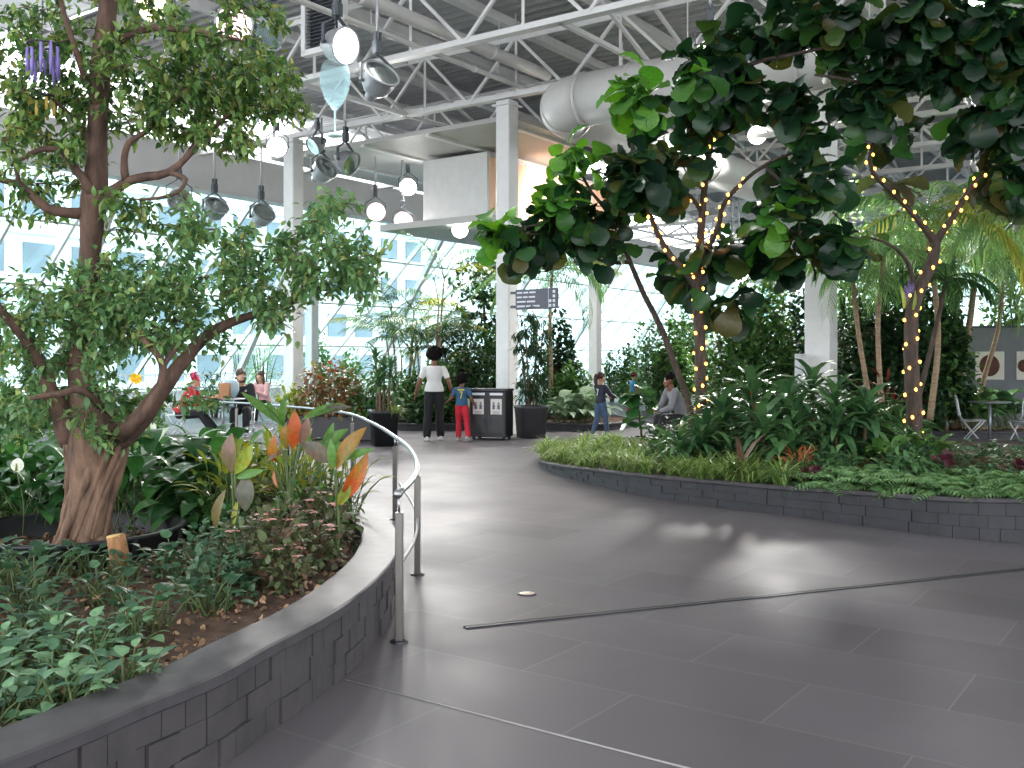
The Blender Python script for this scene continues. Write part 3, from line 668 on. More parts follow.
# ================================================================ planters
def planter(name, label, pts, top, capw, capt, tile_mat, tl, seed, soil_drop, rows=3, jit=.014):
    rr = random.Random(seed); C = spline(np.array(pts, float), 260, closed=True); n = len(C)
    T = np.roll(C, -1, 0) - np.roll(C, 1, 0); T = T / np.linalg.norm(T, axis=1)[:, None]
    area = .5 * np.sum(C[:, 0] * np.roll(C[:, 1], -1) - np.roll(C[:, 0], -1) * C[:, 1]); O = np.stack([T[:, 1], -T[:, 0]], -1) * (1 if area > 0 else -1)
    cen = C.mean(0); r = thing(name, label, 'planter', (cen[0], cen[1], 0))
    zt = np.array([top(*p) for p in C])
    def sweep(prof):      # prof: (outward, z, relative) ; relative z counts from the top
        m = len(prof); v = np.zeros((n, m, 3))
        for j, (o, z, rel) in enumerate(prof): v[:, j, :2] = C + O * o; v[:, j, 2] = zt + z if rel else z
        i = np.arange(n)[:, None]; i2 = (i + 1) % n; j = np.arange(m - 1)[None]
        f = np.stack([i * m + j, i2 * m + j, i2 * m + j + 1, i * m + j + 1], -1).reshape(-1, 4); return v.reshape(-1, 3), f
    mb = MB(); b = .008
    mb.add(*sweep([(-capw, -capt, 1), (-capw, -b, 1), (-capw + b, 0, 1), (-b, 0, 1), (0, -b, 1), (0, -capt + b, 1), (-b, -capt, 1), (-capw, -capt, 1)])); mb.build('coping', M['coping'], r, smooth=False)
    mb = MB(); mb.add(*sweep([(-.05, 0, 0), (-.05, -capt + .001, 1), (-capw + .03, -capt + .001, 1), (-capw + .03, 0, 0)]))
    mb.build('core_wall', M['soil'], r)
    # staggered stone tiles, some standing proud
    mb = MB(); d = np.concatenate([[0], np.cumsum(np.linalg.norm(np.diff(np.concatenate([C, C[:1]]), axis=0), axis=1))]); Lc = d[-1]
    for row in range(rows):
        s = rr.uniform(0, tl)
        while s < Lc - tl * .5:
            w_ = tl * rr.uniform(.75, 1.25); a, e = s + .002, s + w_ - .002; pr = rr.choice([0, .003, .007, jit]); q = []
            for t in (a, (a + e) / 2, e):
                i = min(n - 1, int(np.searchsorted(d, t) - 1)); fr = (t - d[i]) / (d[i + 1] - d[i]); i2 = (i + 1) % n
                p = C[i] * (1 - fr) + C[i2] * fr; o = unit(O[i] * (1 - fr) + O[i2] * fr); zz = (zt[i] * (1 - fr) + zt[i2] * fr) - capt
                z0, z1 = zz * row / rows + .001, zz * (row + 1) / rows - .001
                for oo, z in ((-.055, z0), (-.03 + pr, z0), (-.03 + pr, z1), (-.055, z1)): q.append((p[0] + o[0] * oo, p[1] + o[1] * oo, z))
            f = []
            for k in range(2):
                for j in range(4): f.append((k * 4 + j, k * 4 + (j + 1) % 4, k * 4 + 4 + (j + 1) % 4, k * 4 + 4 + j))
            f += [(3, 2, 1, 0), (8, 9, 10, 11)]; mb.add(q, f); s += w_
    mb.build('stone_tiles', tile_mat, r, smooth=False)
    # soil bed: rings shrinking to the middle
    mb = MB(); K = 14; v = []; inn = C - O * (capw - .02)
    for k in range(K):
        t = 1 - k / K
        for i in range(n): p = cen + (inn[i] - cen) * t; v.append((p[0], p[1], top(*p) - soil_drop + (.0 if k == 0 else rr.uniform(-.018, .018))))
    v.append((cen[0], cen[1], top(*cen) - soil_drop)); f = []
    for k in range(K - 1):
        for i in range(n): j = (i + 1) % n; f.append((k * n + i, k * n + j, (k + 1) * n + j, (k + 1) * n + i))
    for i in range(n): f.append(((K - 1) * n + i, (K - 1) * n + (i + 1) % n, K * n))
    mb.add(v, f); mb.build('soil_bed', M['soil'], r)
    return r, C, O
def inside(p, C):
    x, y = p; n = len(C); c = False; j = n - 1
    for i in range(n):
        if (C[i][1] > y) != (C[j][1] > y) and x < (C[j][0] - C[i][0]) * (y - C[i][1]) / (C[j][1] - C[i][1]) + C[i][0]: c = not c
        j = i
    return c
LPTS = [(-1.34, 3.05), (-1.23, 3.3), (-1.066, 3.64), (-.978, 3.96), (-.796, 4.6), (-.70, 5.3), (-.68, 5.9), (-.73, 6.5), (-.84, 7.0), (-1.05, 7.7), (-1.55, 8.8), (-2.4, 9.7), (-3.5, 10.2), (-5.0, 10.2), (-6.3, 9.2), (-7.0, 7.4), (-7.0, 5), (-6.2, 3), (-4.6, 1.7), (-3.0, 1.5), (-2.1, 2.0), (-1.6, 2.6)]
ltop = lambda x, y: .36
lp, LC, LO_ = planter('planter_bed', 'big round edged slate planter in the left foreground holding the ficus', LPTS, ltop, .25, .055, M['slate'], .125, 3, .08)
RPTS = [(.36, 14.5), (.52, 13.2), (.92, 12.1), (1.42, 11.0), (1.87, 10.45), (2.5, 9.75), (3.22, 8.95), (3.66, 8.45), (4.2, 8.15), (5.2, 7.9), (6.6, 8.2), (8.0, 9.4), (8.6, 11.0), (8.3, 12.7), (7.3, 13.9), (6.0, 14.7), (4.4, 15.2), (2.6, 15.8), (1.3, 16.3), (.6, 15.8)]
def rtop(x, y):
    return float(np.interp(x + .0 * y, [.35, .56, .95, 1.42, 2.5, 4.2], [.10, .15, .2, .25, .28, .37]))
rp, RC, RO_ = planter('planter_bed', 'curved dark slate planter on the right holding fig trees, palms and ferns', RPTS, rtop, .12, .04, M['slate_dark'], .2, 5, .03, 3, .01)
LS = .28; RS = lambda x, y: rtop(x, y) - .03

# leaf litter on the left bed
P = []
while len(P) < 10000:
    p = (rng.uniform(-5.2, -.8), rng.uniform(2.3, 9.0))
    if inside(p, LC) and np.min(np.linalg.norm(LC - p, axis=1)) > .27: P.append((p[0], p[1], LS + rng.uniform(.004, .045)))
mb = MB(); N = rdir(len(P), .5, 1); D = np.cross(N, rdir(len(P))); leaves(mb, L_OVATE, P, D, N, rng.uniform(.022, .05, len(P)))
tag(mb.build('leaf_litter', M['mulch'], at=(-2.5, 5, LS)), 'dry brown leaf litter covering the soil of the left planter', 'leaf litter', kind='stuff')

# ================================================================ growing things
def nearest(nodes, p): return int(np.argmin(np.sum((nodes - p) ** 2, 1)))
def crown(twigs_mb, leaf_mb, skeleton, blobs, tmpl, size, per, droop=.25, spread=.13, twig_r=.012, shell=.5, mi=None, maxlen=9, flat=.0, sag=.1, span=.5):
    """blobs: (centre, radii, n twig ends). Twigs reach from the nearest branch into the blobs; leaves sit along their ends."""
    nodes = list(np.asarray(skeleton)); ends = []
    for c, rad, n in blobs:
        d = rdir(n); t = shell + (1 - shell) * rng.random(n) ** .5; t = np.where(rng.random(n) < .25, t * rng.random(n), t)
        ends += [np.asarray(c) + d[i] * t[i] * np.asarray(rad) for i in range(n)]
    ends = np.array(ends); base = np.array(nodes); dist = np.array([np.min(np.sum((base - e) ** 2, 1)) for e in ends]); ends = ends[np.argsort(dist)]
    PP, DD, NN, SS = [], [], [], []
    for e in ends:
        nd = np.array(nodes); i = nearest(nd, e); s = nd[i]; L = np.linalg.norm(e - s)
        if L > maxlen: continue
        side = rdir(1)[0] * L * .12; m1 = s + (e - s) * .35 + side + ZX * L * sag; m2 = s + (e - s) * .7 + side * .6 + ZX * L * sag * .8
        pts = spline([s, m1, m2, e], 9 if L > .5 else 6); k = len(pts); r0 = min(twig_r * (.5 + L * .9), twig_r * 2.4)
        tube(twigs_mb, pts, np.linspace(r0, .0025, k), 5 if r0 > .01 else 4, caps=False)
        nodes += [pts[k // 2], pts[(3 * k) // 4], pts[-1]]
        n = max(3, int(per * rng.uniform(.7, 1.3))); span_ = min(1.0, span / max(L, .05)); t = 1 - rng.random(n) * span_
        idx = t * (k - 1); i0 = np.clip(idx.astype(int), 0, k - 2); fr = (idx - i0)[:, None]
        p = pts[i0] * (1 - fr) + pts[i0 + 1] * fr; dd = units(e - s) * .5 + rdir(n) * .9 - ZX * droop
        PP.append(p + rdir(n) * spread * rng.random((n, 1)) * .8); DD.append(dd); NN.append(ZX + rdir(n) * .6 - flat * 0); SS.append(size * rng.uniform(.65, 1.25, n))
    if PP: leaves(leaf_mb, tmpl, np.concatenate(PP), np.concatenate(DD), np.concatenate(NN), np.concatenate(SS))
def limb(mb, pts, n=14, k=9, wob=.0, skel=None, skip=0):
    """pts: (x, y, z, r)"""
    Q = spline(np.array(pts, float), n)
    if wob: Q[1:-1, :3] += rdir(len(Q) - 2) * wob * Q[1:-1, 3:4]
    tube(mb, Q[:, :3], Q[:, 3], k)
    if skel is not None: skel.extend(Q[skip:, :3])
    return Q
def PW(px, py, y, r): return (*W(px, py, y), r)

# ---------------------------------------------------------------- the big ficus on the left
YF = 6.25
root = W(84, 562, YF); root[2] = LS
ft = thing('ficus_tree', 'big ficus tree with a twisted braided trunk in the left planter', 'tree', root)
mb = MB(); sk = []
def knob(t, a): return 1 + .10 * np.sin(3 * a + 5 * t) + .06 * np.sin(5 * a - 9 * t + 1)
Q = spline(np.array([(*(root - ZX * .1), .14), PW(83, 545, YF, .132), PW(87, 515, YF, .126), PW(93, 480, YF, .135), PW(96, 452, YF, .165), PW(95, 425, YF, .165)]), 16); tube(mb, Q[:, :3], Q[:, 3], 20, bump=knob)
for k in range(13):          # aerial roots winding round and fused to the trunk
    a0 = k / 13 * 2 * PI + random.uniform(-.2, .2); tw = random.uniform(.7, 1.7); pts = []
    ts = np.linspace(0, random.uniform(.8, 1.0), 12)
    for t in ts:
        q = np.array([np.interp(t * 15, np.arange(16), Q[:, j]) for j in range(4)]); a = a0 + tw * t; rr = q[3] * (.94 + .12 * math.sin(4 * t + k)) + (.05 * (1 - t) ** 6)
        pts.append((q[0] + rr * math.cos(a), q[1] + rr * math.sin(a), q[2], random.uniform(.014, .026) * (1.5 if k % 4 == 0 else 1)))
    limb(mb, pts, 22, 7)
for k in range(9):
    a = k / 9 * 2 * PI + .3; p = root; limb(mb, [(p[0] + .14 * math.cos(a), p[1] + .14 * math.sin(a), LS + .12, .035), (p[0] + .2 * math.cos(a), p[1] + .2 * math.sin(a), LS + .02, .026), (p[0] + .3 * math.cos(a + .2), p[1] + .3 * math.sin(a + .2), LS - .03, .01)], 7, 6)
mb.build('trunk', M['trunk'], ft)
mb = MB()
up = [PW(95, 440, YF, .15), PW(88, 405, YF, .105), PW(81, 370, YF, .082), PW(83, 320, YF + .05, .072), PW(89, 270, YF + .05, .066), PW(92, 235, YF, .07), PW(94, 200, YF, .076), PW(96, 165, YF, .066), PW(98, 117, YF, .062), PW(102, 60, YF, .06), PW(108, 0, YF, .058), PW(113, -60, YF, .048), PW(120, -150, YF, .03)]
tube(mb, (q := spline(np.array(up), 40))[:, :3], q[:, 3], 14, bump=lambda t, a: 1 + .07 * np.sin(3 * a + 23 * t) + .06 * np.sin(2 * a - 31 * t)); sk.extend(q[12:, :3])
limbs = [
    [PW(75, 440, YF, .12), PW(62, 412, YF - .05, .085), PW(50, 390, YF - .1, .07), PW(42, 365, YF - .15, .055), PW(22, 335, YF - .3, .04), PW(-8, 300, YF - .5, .03)],
    [PW(112, 440, YF, .12), PW(135, 425, YF - .05, .09), PW(152, 403, YF - .1, .075), PW(175, 372, YF - .1, .06), PW(197, 345, YF, .05), PW(222, 326, YF, .042), PW(262, 312, YF + .1, .03), PW(300, 300, YF + .2, .018)],
    [PW(120, 436, YF - .1, .06), PW(140, 418, YF - .25, .045), PW(155, 398, YF - .3, .036), PW(163, 375, YF - .32, .03), PW(160, 358, YF - .35, .028), PW(140, 335, YF - .4, .02)],
    [PW(162, 368, YF - .32, .022), PW(178, 345, YF - .3, .02), PW(190, 332, YF - .3, .014)],
    [PW(100, 405, YF - .12, .035), PW(80, 390, YF - .3, .028), PW(58, 394, YF - .4, .024), PW(30, 398, YF - .5, .016)],
    [PW(95, 198, YF, .06), PW(112, 192, YF, .045), PW(128, 181, YF - .05, .038), PW(150, 176, YF - .1, .036), PW(170, 172, YF - .1, .03), PW(192, 152, YF - .1, .024), PW(214, 128, YF - .1, .018), PW(240, 105, YF - .1, .012)],
    [PW(126, 180, YF - .05, .034), PW(124, 160, YF - .1, .028), PW(130, 142, YF - .12, .024), PW(146, 132, YF - .15, .018), PW(160, 116, YF - .2, .014), PW(185, 90, YF - .3, .008)],
    [PW(170, 172, YF - .1, .024), PW(186, 180, YF - .15, .018), PW(172, 195, YF - .2, .014), PW(140, 200, YF - .25, .012)],
    [PW(185, 158, YF - .1, .02), PW(196, 140, YF, .016), PW(206, 118, YF + .05, .012), PW(215, 95, YF + .1, .008)],
    [PW(92, 212, YF, .06), PW(75, 213, YF - .05, .046), PW(52, 210, YF - .1, .04), PW(36, 200, YF - .12, .034), PW(20, 185, YF - .15, .028), PW(-6, 178, YF - .2, .022)],
    [PW(92, 192, YF - .05, .05), PW(78, 172, YF - .1, .035), PW(62, 152, YF - .15, .028), PW(40, 150, YF - .2, .022), PW(10, 165, YF - .3, .014)],
    [PW(96, 150, YF, .035), PW(84, 132, YF - .05, .026), PW(72, 118, YF - .1, .022), PW(55, 100, YF - .2, .014)],
    [PW(100, 110, YF, .035), PW(84, 75, YF - .2, .024), PW(66, 20, YF - .3, .02), PW(55, -20, YF - .4, .014)],
    [PW(105, 50, YF, .04), PW(140, 30, YF - .1, .03), PW(190, 30, YF - .2, .02), PW(240, 40, YF - .3, .012)],
    [PW(20, 188, YF - .15, .02), PW(14, 160, YF - .2, .014), PW(8, 140, YF - .3, .01)]]
for L_ in limbs: limb(mb, [(*q[:3], q[3] * .78) for q in L_], 18, 9, .12, sk, 5)
lf = MB(); lf2 = MB(); e = lambda px, py, rx, ry, n, y=YF, ry_=.55: (W(px, py, y), (rx / FPX * y, ry_, ry / FPX * y), n)
crown(mb, lf, sk, [e(190, 62, 95, 42, 70), e(255, 95, 55, 38, 42), e(290, 92, 24, 26, 16), e(150, 105, 60, 40, 34), e(35, 40, 55, 55, 46), e(30, 120, 55, 50, 46), e(75, 90, 40, 60, 30), e(200, 120, 50, 30, 22), e(20, 200, 30, 30, 12), e(130, 215, 34, 16, 12), e(230, 135, 40, 20, 10), e(250, 10, 26, 14, 10), e(60, 160, 40, 25, 14), e(160, 20, 60, 30, 20, YF + .4)], L_FICUS, .068, 25, .35, .12, .008, .4, sag=.04, span=.42)
crown(mb, lf2, sk, [e(70, 300, 65, 48, 66), e(150, 290, 70, 50, 74), e(230, 270, 60, 46, 58), e(305, 260, 50, 46, 50), e(356, 268, 38, 44, 30), e(330, 220, 40, 22, 18), e(30, 350, 40, 42, 34), e(110, 345, 55, 38, 44), e(180, 330, 60, 34, 30), e(60, 400, 50, 30, 22), e(15, 410, 30, 40, 20), e(120, 415, 36, 26, 22), e(265, 315, 45, 18, 12), e(185, 232, 50, 16, 14), e(190, 400, 25, 20, 6)], L_FICUS, .069, 23, .3, .12, .008, .4, sag=.04, span=.42)
mb.build('branches', M['trunk_up'], ft); lf.build('upper_foliage', M['ficus'], ft); lf2.build('lower_foliage', M['ficus_low'], ft)

# black ring of the sunk tree pot
c = W(70, 556, 6.4); c[2] = LS; r = thing('tree_pot_ring', 'black plastic pot rim sunk in the bed around the ficus trunk', 'pot', c)
mb = MB(); lathe(mb, [(.62, -.05), (.66, .14), (.68, .16), (.71, .16), (.71, .14), (.69, .12), (.66, -.05)], c, n=48); mb.build('pot_wall', M['black_plastic'], r)
for k in range(10):
    mb = MB(); a = k / 10 * 2 * PI; box(mb, c + V3(.705 * math.cos(a), .705 * math.sin(a), .07), (.02, .03, .14), (math.cos(a), math.sin(a), 0), (-math.sin(a), math.cos(a), 0), ZX); mb.build('rib', M['black_plastic'], r, smooth=False)
# cut stump
c = W(121, 560, 5.7); c[2] = LS; r = thing('cut_stump', 'short sawn brown stump standing beside the ficus trunk', 'stump', c)
mb = MB(); t0, t1 = c - ZX * .03, c + V3(-.03, -.01, .22); tube(mb, spline([t0, (t0 + t1) / 2 + V3(.01, 0, 0), t1], 8), np.linspace(.058, .05, 8), 14, bump=lambda t, a: 1 + .08 * np.sin(3 * a + 4 * t)); mb.build('stump_wood', bark('stump_bark', (120, 82, 54), (170, 126, 86), 20), r)
mb = MB(); lathe(mb, [(.001, .004), (.046, .003), (.048, -.004)], t1, t1 - t0, 14); mb.build('sawn_face', surf('sawn_wood', (196, 164, 104), .8), r)
mb = MB(); leaves(mb, L_OVATE, [c + V3(.03, -.07, .02)], [(-.2, -.2, 1)], [(0, -1, .3)], [.11]); mb.build('fallen_leaf', M['amber'], r)
# yellow spring of blossom caught in the crown
r = thing('yellow_blossom', 'single bright yellow flower hung in the fork of the ficus', 'flower', W(137, 376, 5.9))
mb = MB(); c = W(137, 376, 5.9)
for k in range(7): leaves(mb, L_OVATE, [c], [(math.cos(k * .9) * .5, -.4, math.sin(k * .9) * .5 - .45)], [(0, -1, .2)], [.055])
mb.build('petals', leafmat('yellow_petal', [(238, 196, 40), (246, 214, 70)], .3, .5), r)
mb = MB(); tube(mb, spline([c, c + V3(.02, .06, .06), c + V3(.04, .2, .16)], 8), .004, 5); mb.build('stalk', M['stem'], r)

# ---------------------------------------------------------------- small plants, one prototype of each kind
def rosette(name, label, cat, group, n, tmpl, size, mat_, h=.3, stems=True, elev=(.1, .9), smat='stem', wid=(.9, 1.2), droop=0, canes=1, spread=.1, flowers=None):
    """leaves on leaning stalks from one crown"""
    r = thing(name, label, cat, (0, 0, 0), group); lf, st = MB(), MB(); P, D, N, S = [], [], [], []
    for k in range(n):
        a = k * 2.399 + rng.uniform(-.3, .3); el = rng.uniform(*elev); c0 = np.array([rng.uniform(-1, 1), rng.uniform(-1, 1), 0]) * spread * .5
        d = np.array([math.cos(a) * math.cos(el), math.sin(a) * math.cos(el), math.sin(el)]); ln = h * rng.uniform(.6, 1.1); p = c0 + d * ln * np.array([.6, .6, 1]) + ZX * .02
        if stems: tube(st, spline([c0, c0 + (p - c0) * .5 + ZX * ln * .12, p], 5), np.linspace(.006, .003, 5), 4, caps=False)
        P.append(p); D.append(d * np.array([1, 1, .55 - droop]) + V3(0, 0, -.1)); N.append(ZX + d * np.array([-.3, -.3, 0]) + rdir(1)[0] * .25); S.append(size * rng.uniform(.7, 1.2))
    leaves(lf, tmpl, P, D, N, S, wid=rng.uniform(*wid, n)); lf.build('foliage', mat_, r)
    if stems: st.build('stalks', M[smat], r)
    return r
def shrub(name, label, cat, group, n, tmpl, size, mat_, rx, h, stems=7, smat='stem_brown', low=.15, dense=.45, droop=.1):
    r = thing(name, label, cat, (0, 0, 0), group); lf, st = MB(), MB(); tips = []
    for k in range(stems):
        a = k * 2.399 + rng.uniform(-.4, .4); rr = rx * math.sqrt(rng.uniform(.02, .8)); t = V3(rr * math.cos(a), rr * math.sin(a), h * rng.uniform(.6, .95)); b = V3(rr * .2 * math.cos(a), rr * .2 * math.sin(a), 0)
        q = spline([b, b + (t - b) * .5 + ZX * h * .1, t], 7); tube(st, q, np.linspace(max(.005, h * .012), .003, 7), 5, caps=False); tips.extend(q[2:])
    d = rdir(n, -.1, 1); t = dense + (1 - dense) * rng.random(n) ** .6; C = V3(0, 0, h * low); lump = 1 + .22 * np.sin(3 * np.arctan2(d[:, 1], d[:, 0]) + 2) * np.cos(4 * d[:, 2])
    P = C + d * (t * lump)[:, None] * np.array([rx, rx, h * (1 - low)]); D = d * .8 + rdir(n) * .8 - ZX * droop
    leaves(lf, tmpl, P, D, ZX + d * .4 + rdir(n) * .4, size * rng.uniform(.65, 1.25, n)); lf.build('foliage', mat_, r); st.build('stems', M[smat], r); return r
def fern(name, label, cat, group, n=16, L=.42, mat_='fern', leaf=.085):
    r = thing(name, label, cat, (0, 0, 0), group); lf, st = MB(), MB()
    for k in range(n):
        a = k * 2.399 + rng.uniform(-.3, .3); l = L * rng.uniform(.65, 1.1); el = rng.uniform(.5, 1.35); d = V3(math.cos(a), math.sin(a), 0)
        q = [d * (l * t * math.cos(el) + l * .25 * t * t) + ZX * (l * (math.sin(el) * t - .62 * t * t)) for t in np.linspace(0, 1, 14)]; q = np.array(q); tube(st, q, np.linspace(.004, .0015, 14), 3, caps=False)
        i = np.repeat(np.arange(2, 14), 2); s = np.tile([-1, 1], 12); T = units(np.gradient(q, axis=0))[i]; X = units(np.cross(T, ZX)); 
        t = i / 13; sz = leaf * np.sin(np.clip(PI * (t * .85 + .12), 0, PI)) + .012
        leaves(lf, L_ARROW, q[i], X * s[:, None] + T * .45 - ZX * .15, ZX + rdir(24) * .2, sz, wid=np.full(24, .75))
    lf.build('fronds', M[mat_], r); st.build('rachises', M['stem'], r); return r
def tuft(name, label, cat, group, n=60, L=.34, mat_='grass', tmpl=L_GRASS, spread=.05, elev=(.6, 1.45)):
    r = thing(name, label, cat, (0, 0, 0), group); lf = MB(); a = rng.uniform(0, 2 * PI, n); el = rng.uniform(*elev, n); d = np.stack([np.cos(a) * np.cos(el), np.sin(a) * np.cos(el), np.sin(el)], -1)
    P = np.stack([rng.uniform(-1, 1, n) * spread, rng.uniform(-1, 1, n) * spread, np.zeros(n)], -1); leaves(lf, tmpl, P, d, ZX - d * .6 + rdir(n) * .1, L * rng.uniform(.6, 1.1, n)); lf.build('blades', M[mat_], r); return r
def scatter(kits, pts, zf, smin, smax, labels=None, sink=.01):
    for i, (x, y) in enumerate(pts):
        o = random.choice(kits).get(); place(o, (x, y, zf(x, y) - sink), random.uniform(0, 2 * PI), random.uniform(smin, smax))
        if labels: o['label'] = labels if isinstance(labels, str) else labels[i % len(labels)]
def blue(poly_test, x0, x1, y0, y1, dmin, nmax, tries=4000):
    out = []
    for _ in range(tries):
        p = (rng.uniform(x0, x1), rng.uniform(y0, y1))
        if poly_test(p) and all((p[0] - q[0]) ** 2 + (p[1] - q[1]) ** 2 > dmin ** 2 for q in out):
            out.append(p)
            if len(out) >= nmax: break
    return out
def edge_d(p, C): return float(np.min(np.linalg.norm(C - np.array(p), axis=1)))
def pxof(x, y, z=LS): return 512 + x / y * FPX, HZ + (EYE - z) / y * FPX

# left bed: arrowhead vines toward the viewer
g = 'arrowhead vines covering the near end of the left planter'
k1 = Kit(rosette('arrowhead_vine', 'low arrowhead vine with pale green veined leaves near the planter corner', 'plant', g, 34, L_ARROW, .085, M['syngonium'], .16, spread=.16, elev=(.2, 1.1)))
k2 = Kit(rosette('arrowhead_vine', 'low arrowhead vine with pale green veined leaves near the planter corner', 'plant', g, 32, L_OVATE, .075, M['syngonium'], .15, spread=.16, elev=(.2, 1.1)))
k3 = Kit(rosette('arrowhead_vine', 'darker arrowhead vine among dry leaves in front of the ficus pot ring', 'plant', 'dark arrowhead vines in front of the ficus', 30, L_ARROW, .085, M['syngonium2'], .2, spread=.2, elev=(.2, 1.1)))
def bare(px, py): return (200 < px < 335 and 565 < py + .42 * (px - 200) * 0 < 660 and py < 745 - .42 * px and rng.random() < .8) or (40 < px < 200 and 588 < py < 632 and rng.random() < .7)
def near_left(p):
    px, py = pxof(*p); return not bare(px, py) and inside(p, LC) and edge_d(p, LC) > (.3 if p[1] < 3.7 else .62) and -60 < px < 300 and (p[0] + 2.7) ** 2 + (p[1] - 6.4) ** 2 > .56
def near_strip(p): return near_left(p) and p[1] < 4.3
def mid_left(p): return near_left(p) and 4.3 <= p[1] < 5.7 and not (-2.0 < p[0] < -1.0 and rng.random() < .85)
for (x, y) in blue(near_strip, -3.2, -.9, 2.3, 4.3, .175, 56):
    o = random.choice([k1, k2]).get(); place(o, (x, y, LS - .01), random.uniform(0, 6.28), random.uniform(.8, 1.2), 'pale green arrowhead vine in the ground cover along the near planter rim', g)
for (x, y) in blue(mid_left, -3.6, -.9, 4.3, 5.7, .27, 40):
    o = k3.get(); place(o, (x, y, LS - .01), random.uniform(0, 6.28), random.uniform(.8, 1.25))
# peace lilies behind the trunk
g = 'peace lilies behind the ficus trunk'
k4 = Kit(rosette('peace_lily', 'glossy dark green peace lily in the mass behind the ficus trunk', 'plant', g, 30, L_LILY, .34, M['lily'], .4, elev=(.35, 1.3), spread=.25, wid=(.8, 1.05)))
k5 = Kit(rosette('peace_lily', 'glossy dark green peace lily in the mass behind the ficus trunk', 'plant', g, 24, L_LILY, .4, M['lily'], .46, elev=(.4, 1.3), spread=.25, wid=(.85, 1.15)))
def lilies(p): px, py = pxof(*p); return inside(p, LC) and edge_d(p, LC) > .5 and p[1] > 7.0 and (px < 222)
scatter([k4, k5], blue(lilies, -5.2, -1.6, 7.0, 9.6, .42, 44), lambda x, y: LS, .8, 1.15)
def flower_on(c, h, mat_, label, cat='flower', sz=.1):
    r = thing('spathe_flower', label, cat, c); mb = MB(); q = spline([c, c + V3(.01, 0, h * .5), c + V3(-.02, -.03, h)], 8); tube(mb, q, .005, 5); mb.build('stalk', M['stem'], r)
    mb = MB(); leaves(mb, L_ROUND, [q[-1]], [(0.1, -.1, 1)], [(.3, -1, .2)], [sz]); mb.build('spathe', mat_, r)
    mb = MB(); tube(mb, [q[-1] + V3(0, -.015, .01), q[-1] + V3(.005, -.02, sz * .6)], [.008, .005], 7); mb.build('spadix', M['lime'], r)
flower_on(V3(-3.33, 6.8, LS), .46, M['white_flower'], 'white spathe flower standing among lily leaves left of the ficus trunk')
# wide bananas-like leaves left edge + variegated white leaf
c = W(146, 470, 8.3); c[2] = LS
r = rosette('variegated_dumb_cane', 'white striped plant standing up right behind the ficus trunk', 'plant', None, 7, L_LILY, .42, leafmat('white_green_leaf', [(220, 226, 210), (190, 206, 176), (236, 238, 228)], .35, .4), .45, elev=(.9, 1.45), spread=.1); place(r, c, .4, 1.1)

# cannas with coloured leaves
def canna(px, py0, y, leafspec, label, lean=(0, 0)):
    c = W(px, py0, y); c[2] = LS; r = thing('canna_plant', label, 'plant', c)
    top = max(W(l[0], l[1], y)[2] for l in leafspec); st = MB(); tipx = np.mean([l[0] for l in leafspec]); t = W(tipx, 300, y); t[2] = LS + (top - LS) * .55
    tube(st, spline([c, (c + t) / 2 + V3(.01, 0, 0), t], 8), np.linspace(.014, .008, 8), 7)
    for (x0, y0, x1, y1, mk, wd, face) in leafspec:
        a, b = W(x0, y0, y), W(x1, y1, y - .05); tube(st, spline([c + (t - c) * .6, (c + (t - c) * .9 + a) / 2 + V3(0, .0, -.01), a], 6), .006, 5, caps=False)
        mb = MB(); L = np.linalg.norm(b - a); leaves(mb, L_CANNA, [a], [b - a], [face], [L * 1.02], wid=np.array([wd * .72])); o = mb.build('leaf', M[mk], r)
        o['label'] = {'orange': 'bright orange leaf', 'amber': 'amber and green leaf', 'mauve': 'dusky mauve leaf', 'greyleaf': 'grey green leaf', 'canna_green': 'green leaf'}.get(mk, 'leaf')
    st.build('stems', M['stem'], r)
F1, F2, F3 = (-.35, -1, .25), (.5, -1, .3), (0, -1, .4)
canna(234, 540, 5.6, [(232, 473, 228, 434, 'mauve', 1.5, F1), (235, 474, 252, 446, 'lime', 1.3, F2), (247, 474, 244, 512, 'greyleaf', 1.7, F3), (216, 530, 221, 490, 'croton', .9, F1), (238, 500, 232, 528, 'lime', .7, F3), (236, 478, 262, 470, 'canna_green', 1, F2)], 'canna with one mauve upright leaf and one lime leaf, nearest the ficus')
canna(294, 520, 6.3, [(292, 450, 296, 411, 'orange', 1.25, F2), (287, 450, 284, 424, 'amber', 1.3, F1), (300, 445, 309, 418, 'mauve', 1.2, F2), (273, 462, 273, 436, 'orange', 1.3, F3), (274, 470, 276, 488, 'coralleaf', .7, F1), (285, 450, 266, 460, 'mauve', 1, F1), (302, 442, 333, 462, 'greyleaf', 1.5, F3)], 'canna with two upright flame orange leaves in the bed centre')
canna(335, 525, 5.9, [(336, 470, 362, 426, 'amber', 1.1, F1), (340, 503, 369, 455, 'orange', .95, F2), (338, 506, 350, 482, 'lime', 1.3, F2), (334, 470, 330, 440, 'canna_green', 1, F3), (344, 460, 372, 448, 'canna_green', .9, F3)], 'canna with a tall amber leaf and an orange pointed leaf beside the rail')
canna(282, 520, 7.6, [(284, 428, 266, 400, 'canna_green', .8, F3), (284, 426, 284, 394, 'canna_green', .9, F1), (284, 426, 240, 390, 'canna_green', .55, F3), (302, 420, 342, 402, 'canna_green', .7, F3), (316, 414, 350, 405, 'greyleaf', .8, F3)], 'tall green canna with broad leaves reaching up to the handrail')
canna(318, 520, 7.0, [(318, 452, 346, 428, 'canna_green', 1.1, F3), (320, 452, 350, 444, 'canna_green', 1.2, F3), (316, 450, 300, 428, 'canna_green', .9, F1), (322, 448, 334, 424, 'canna_green', 1.0, F2)], 'leafy green canna just inside the curve of the rail')
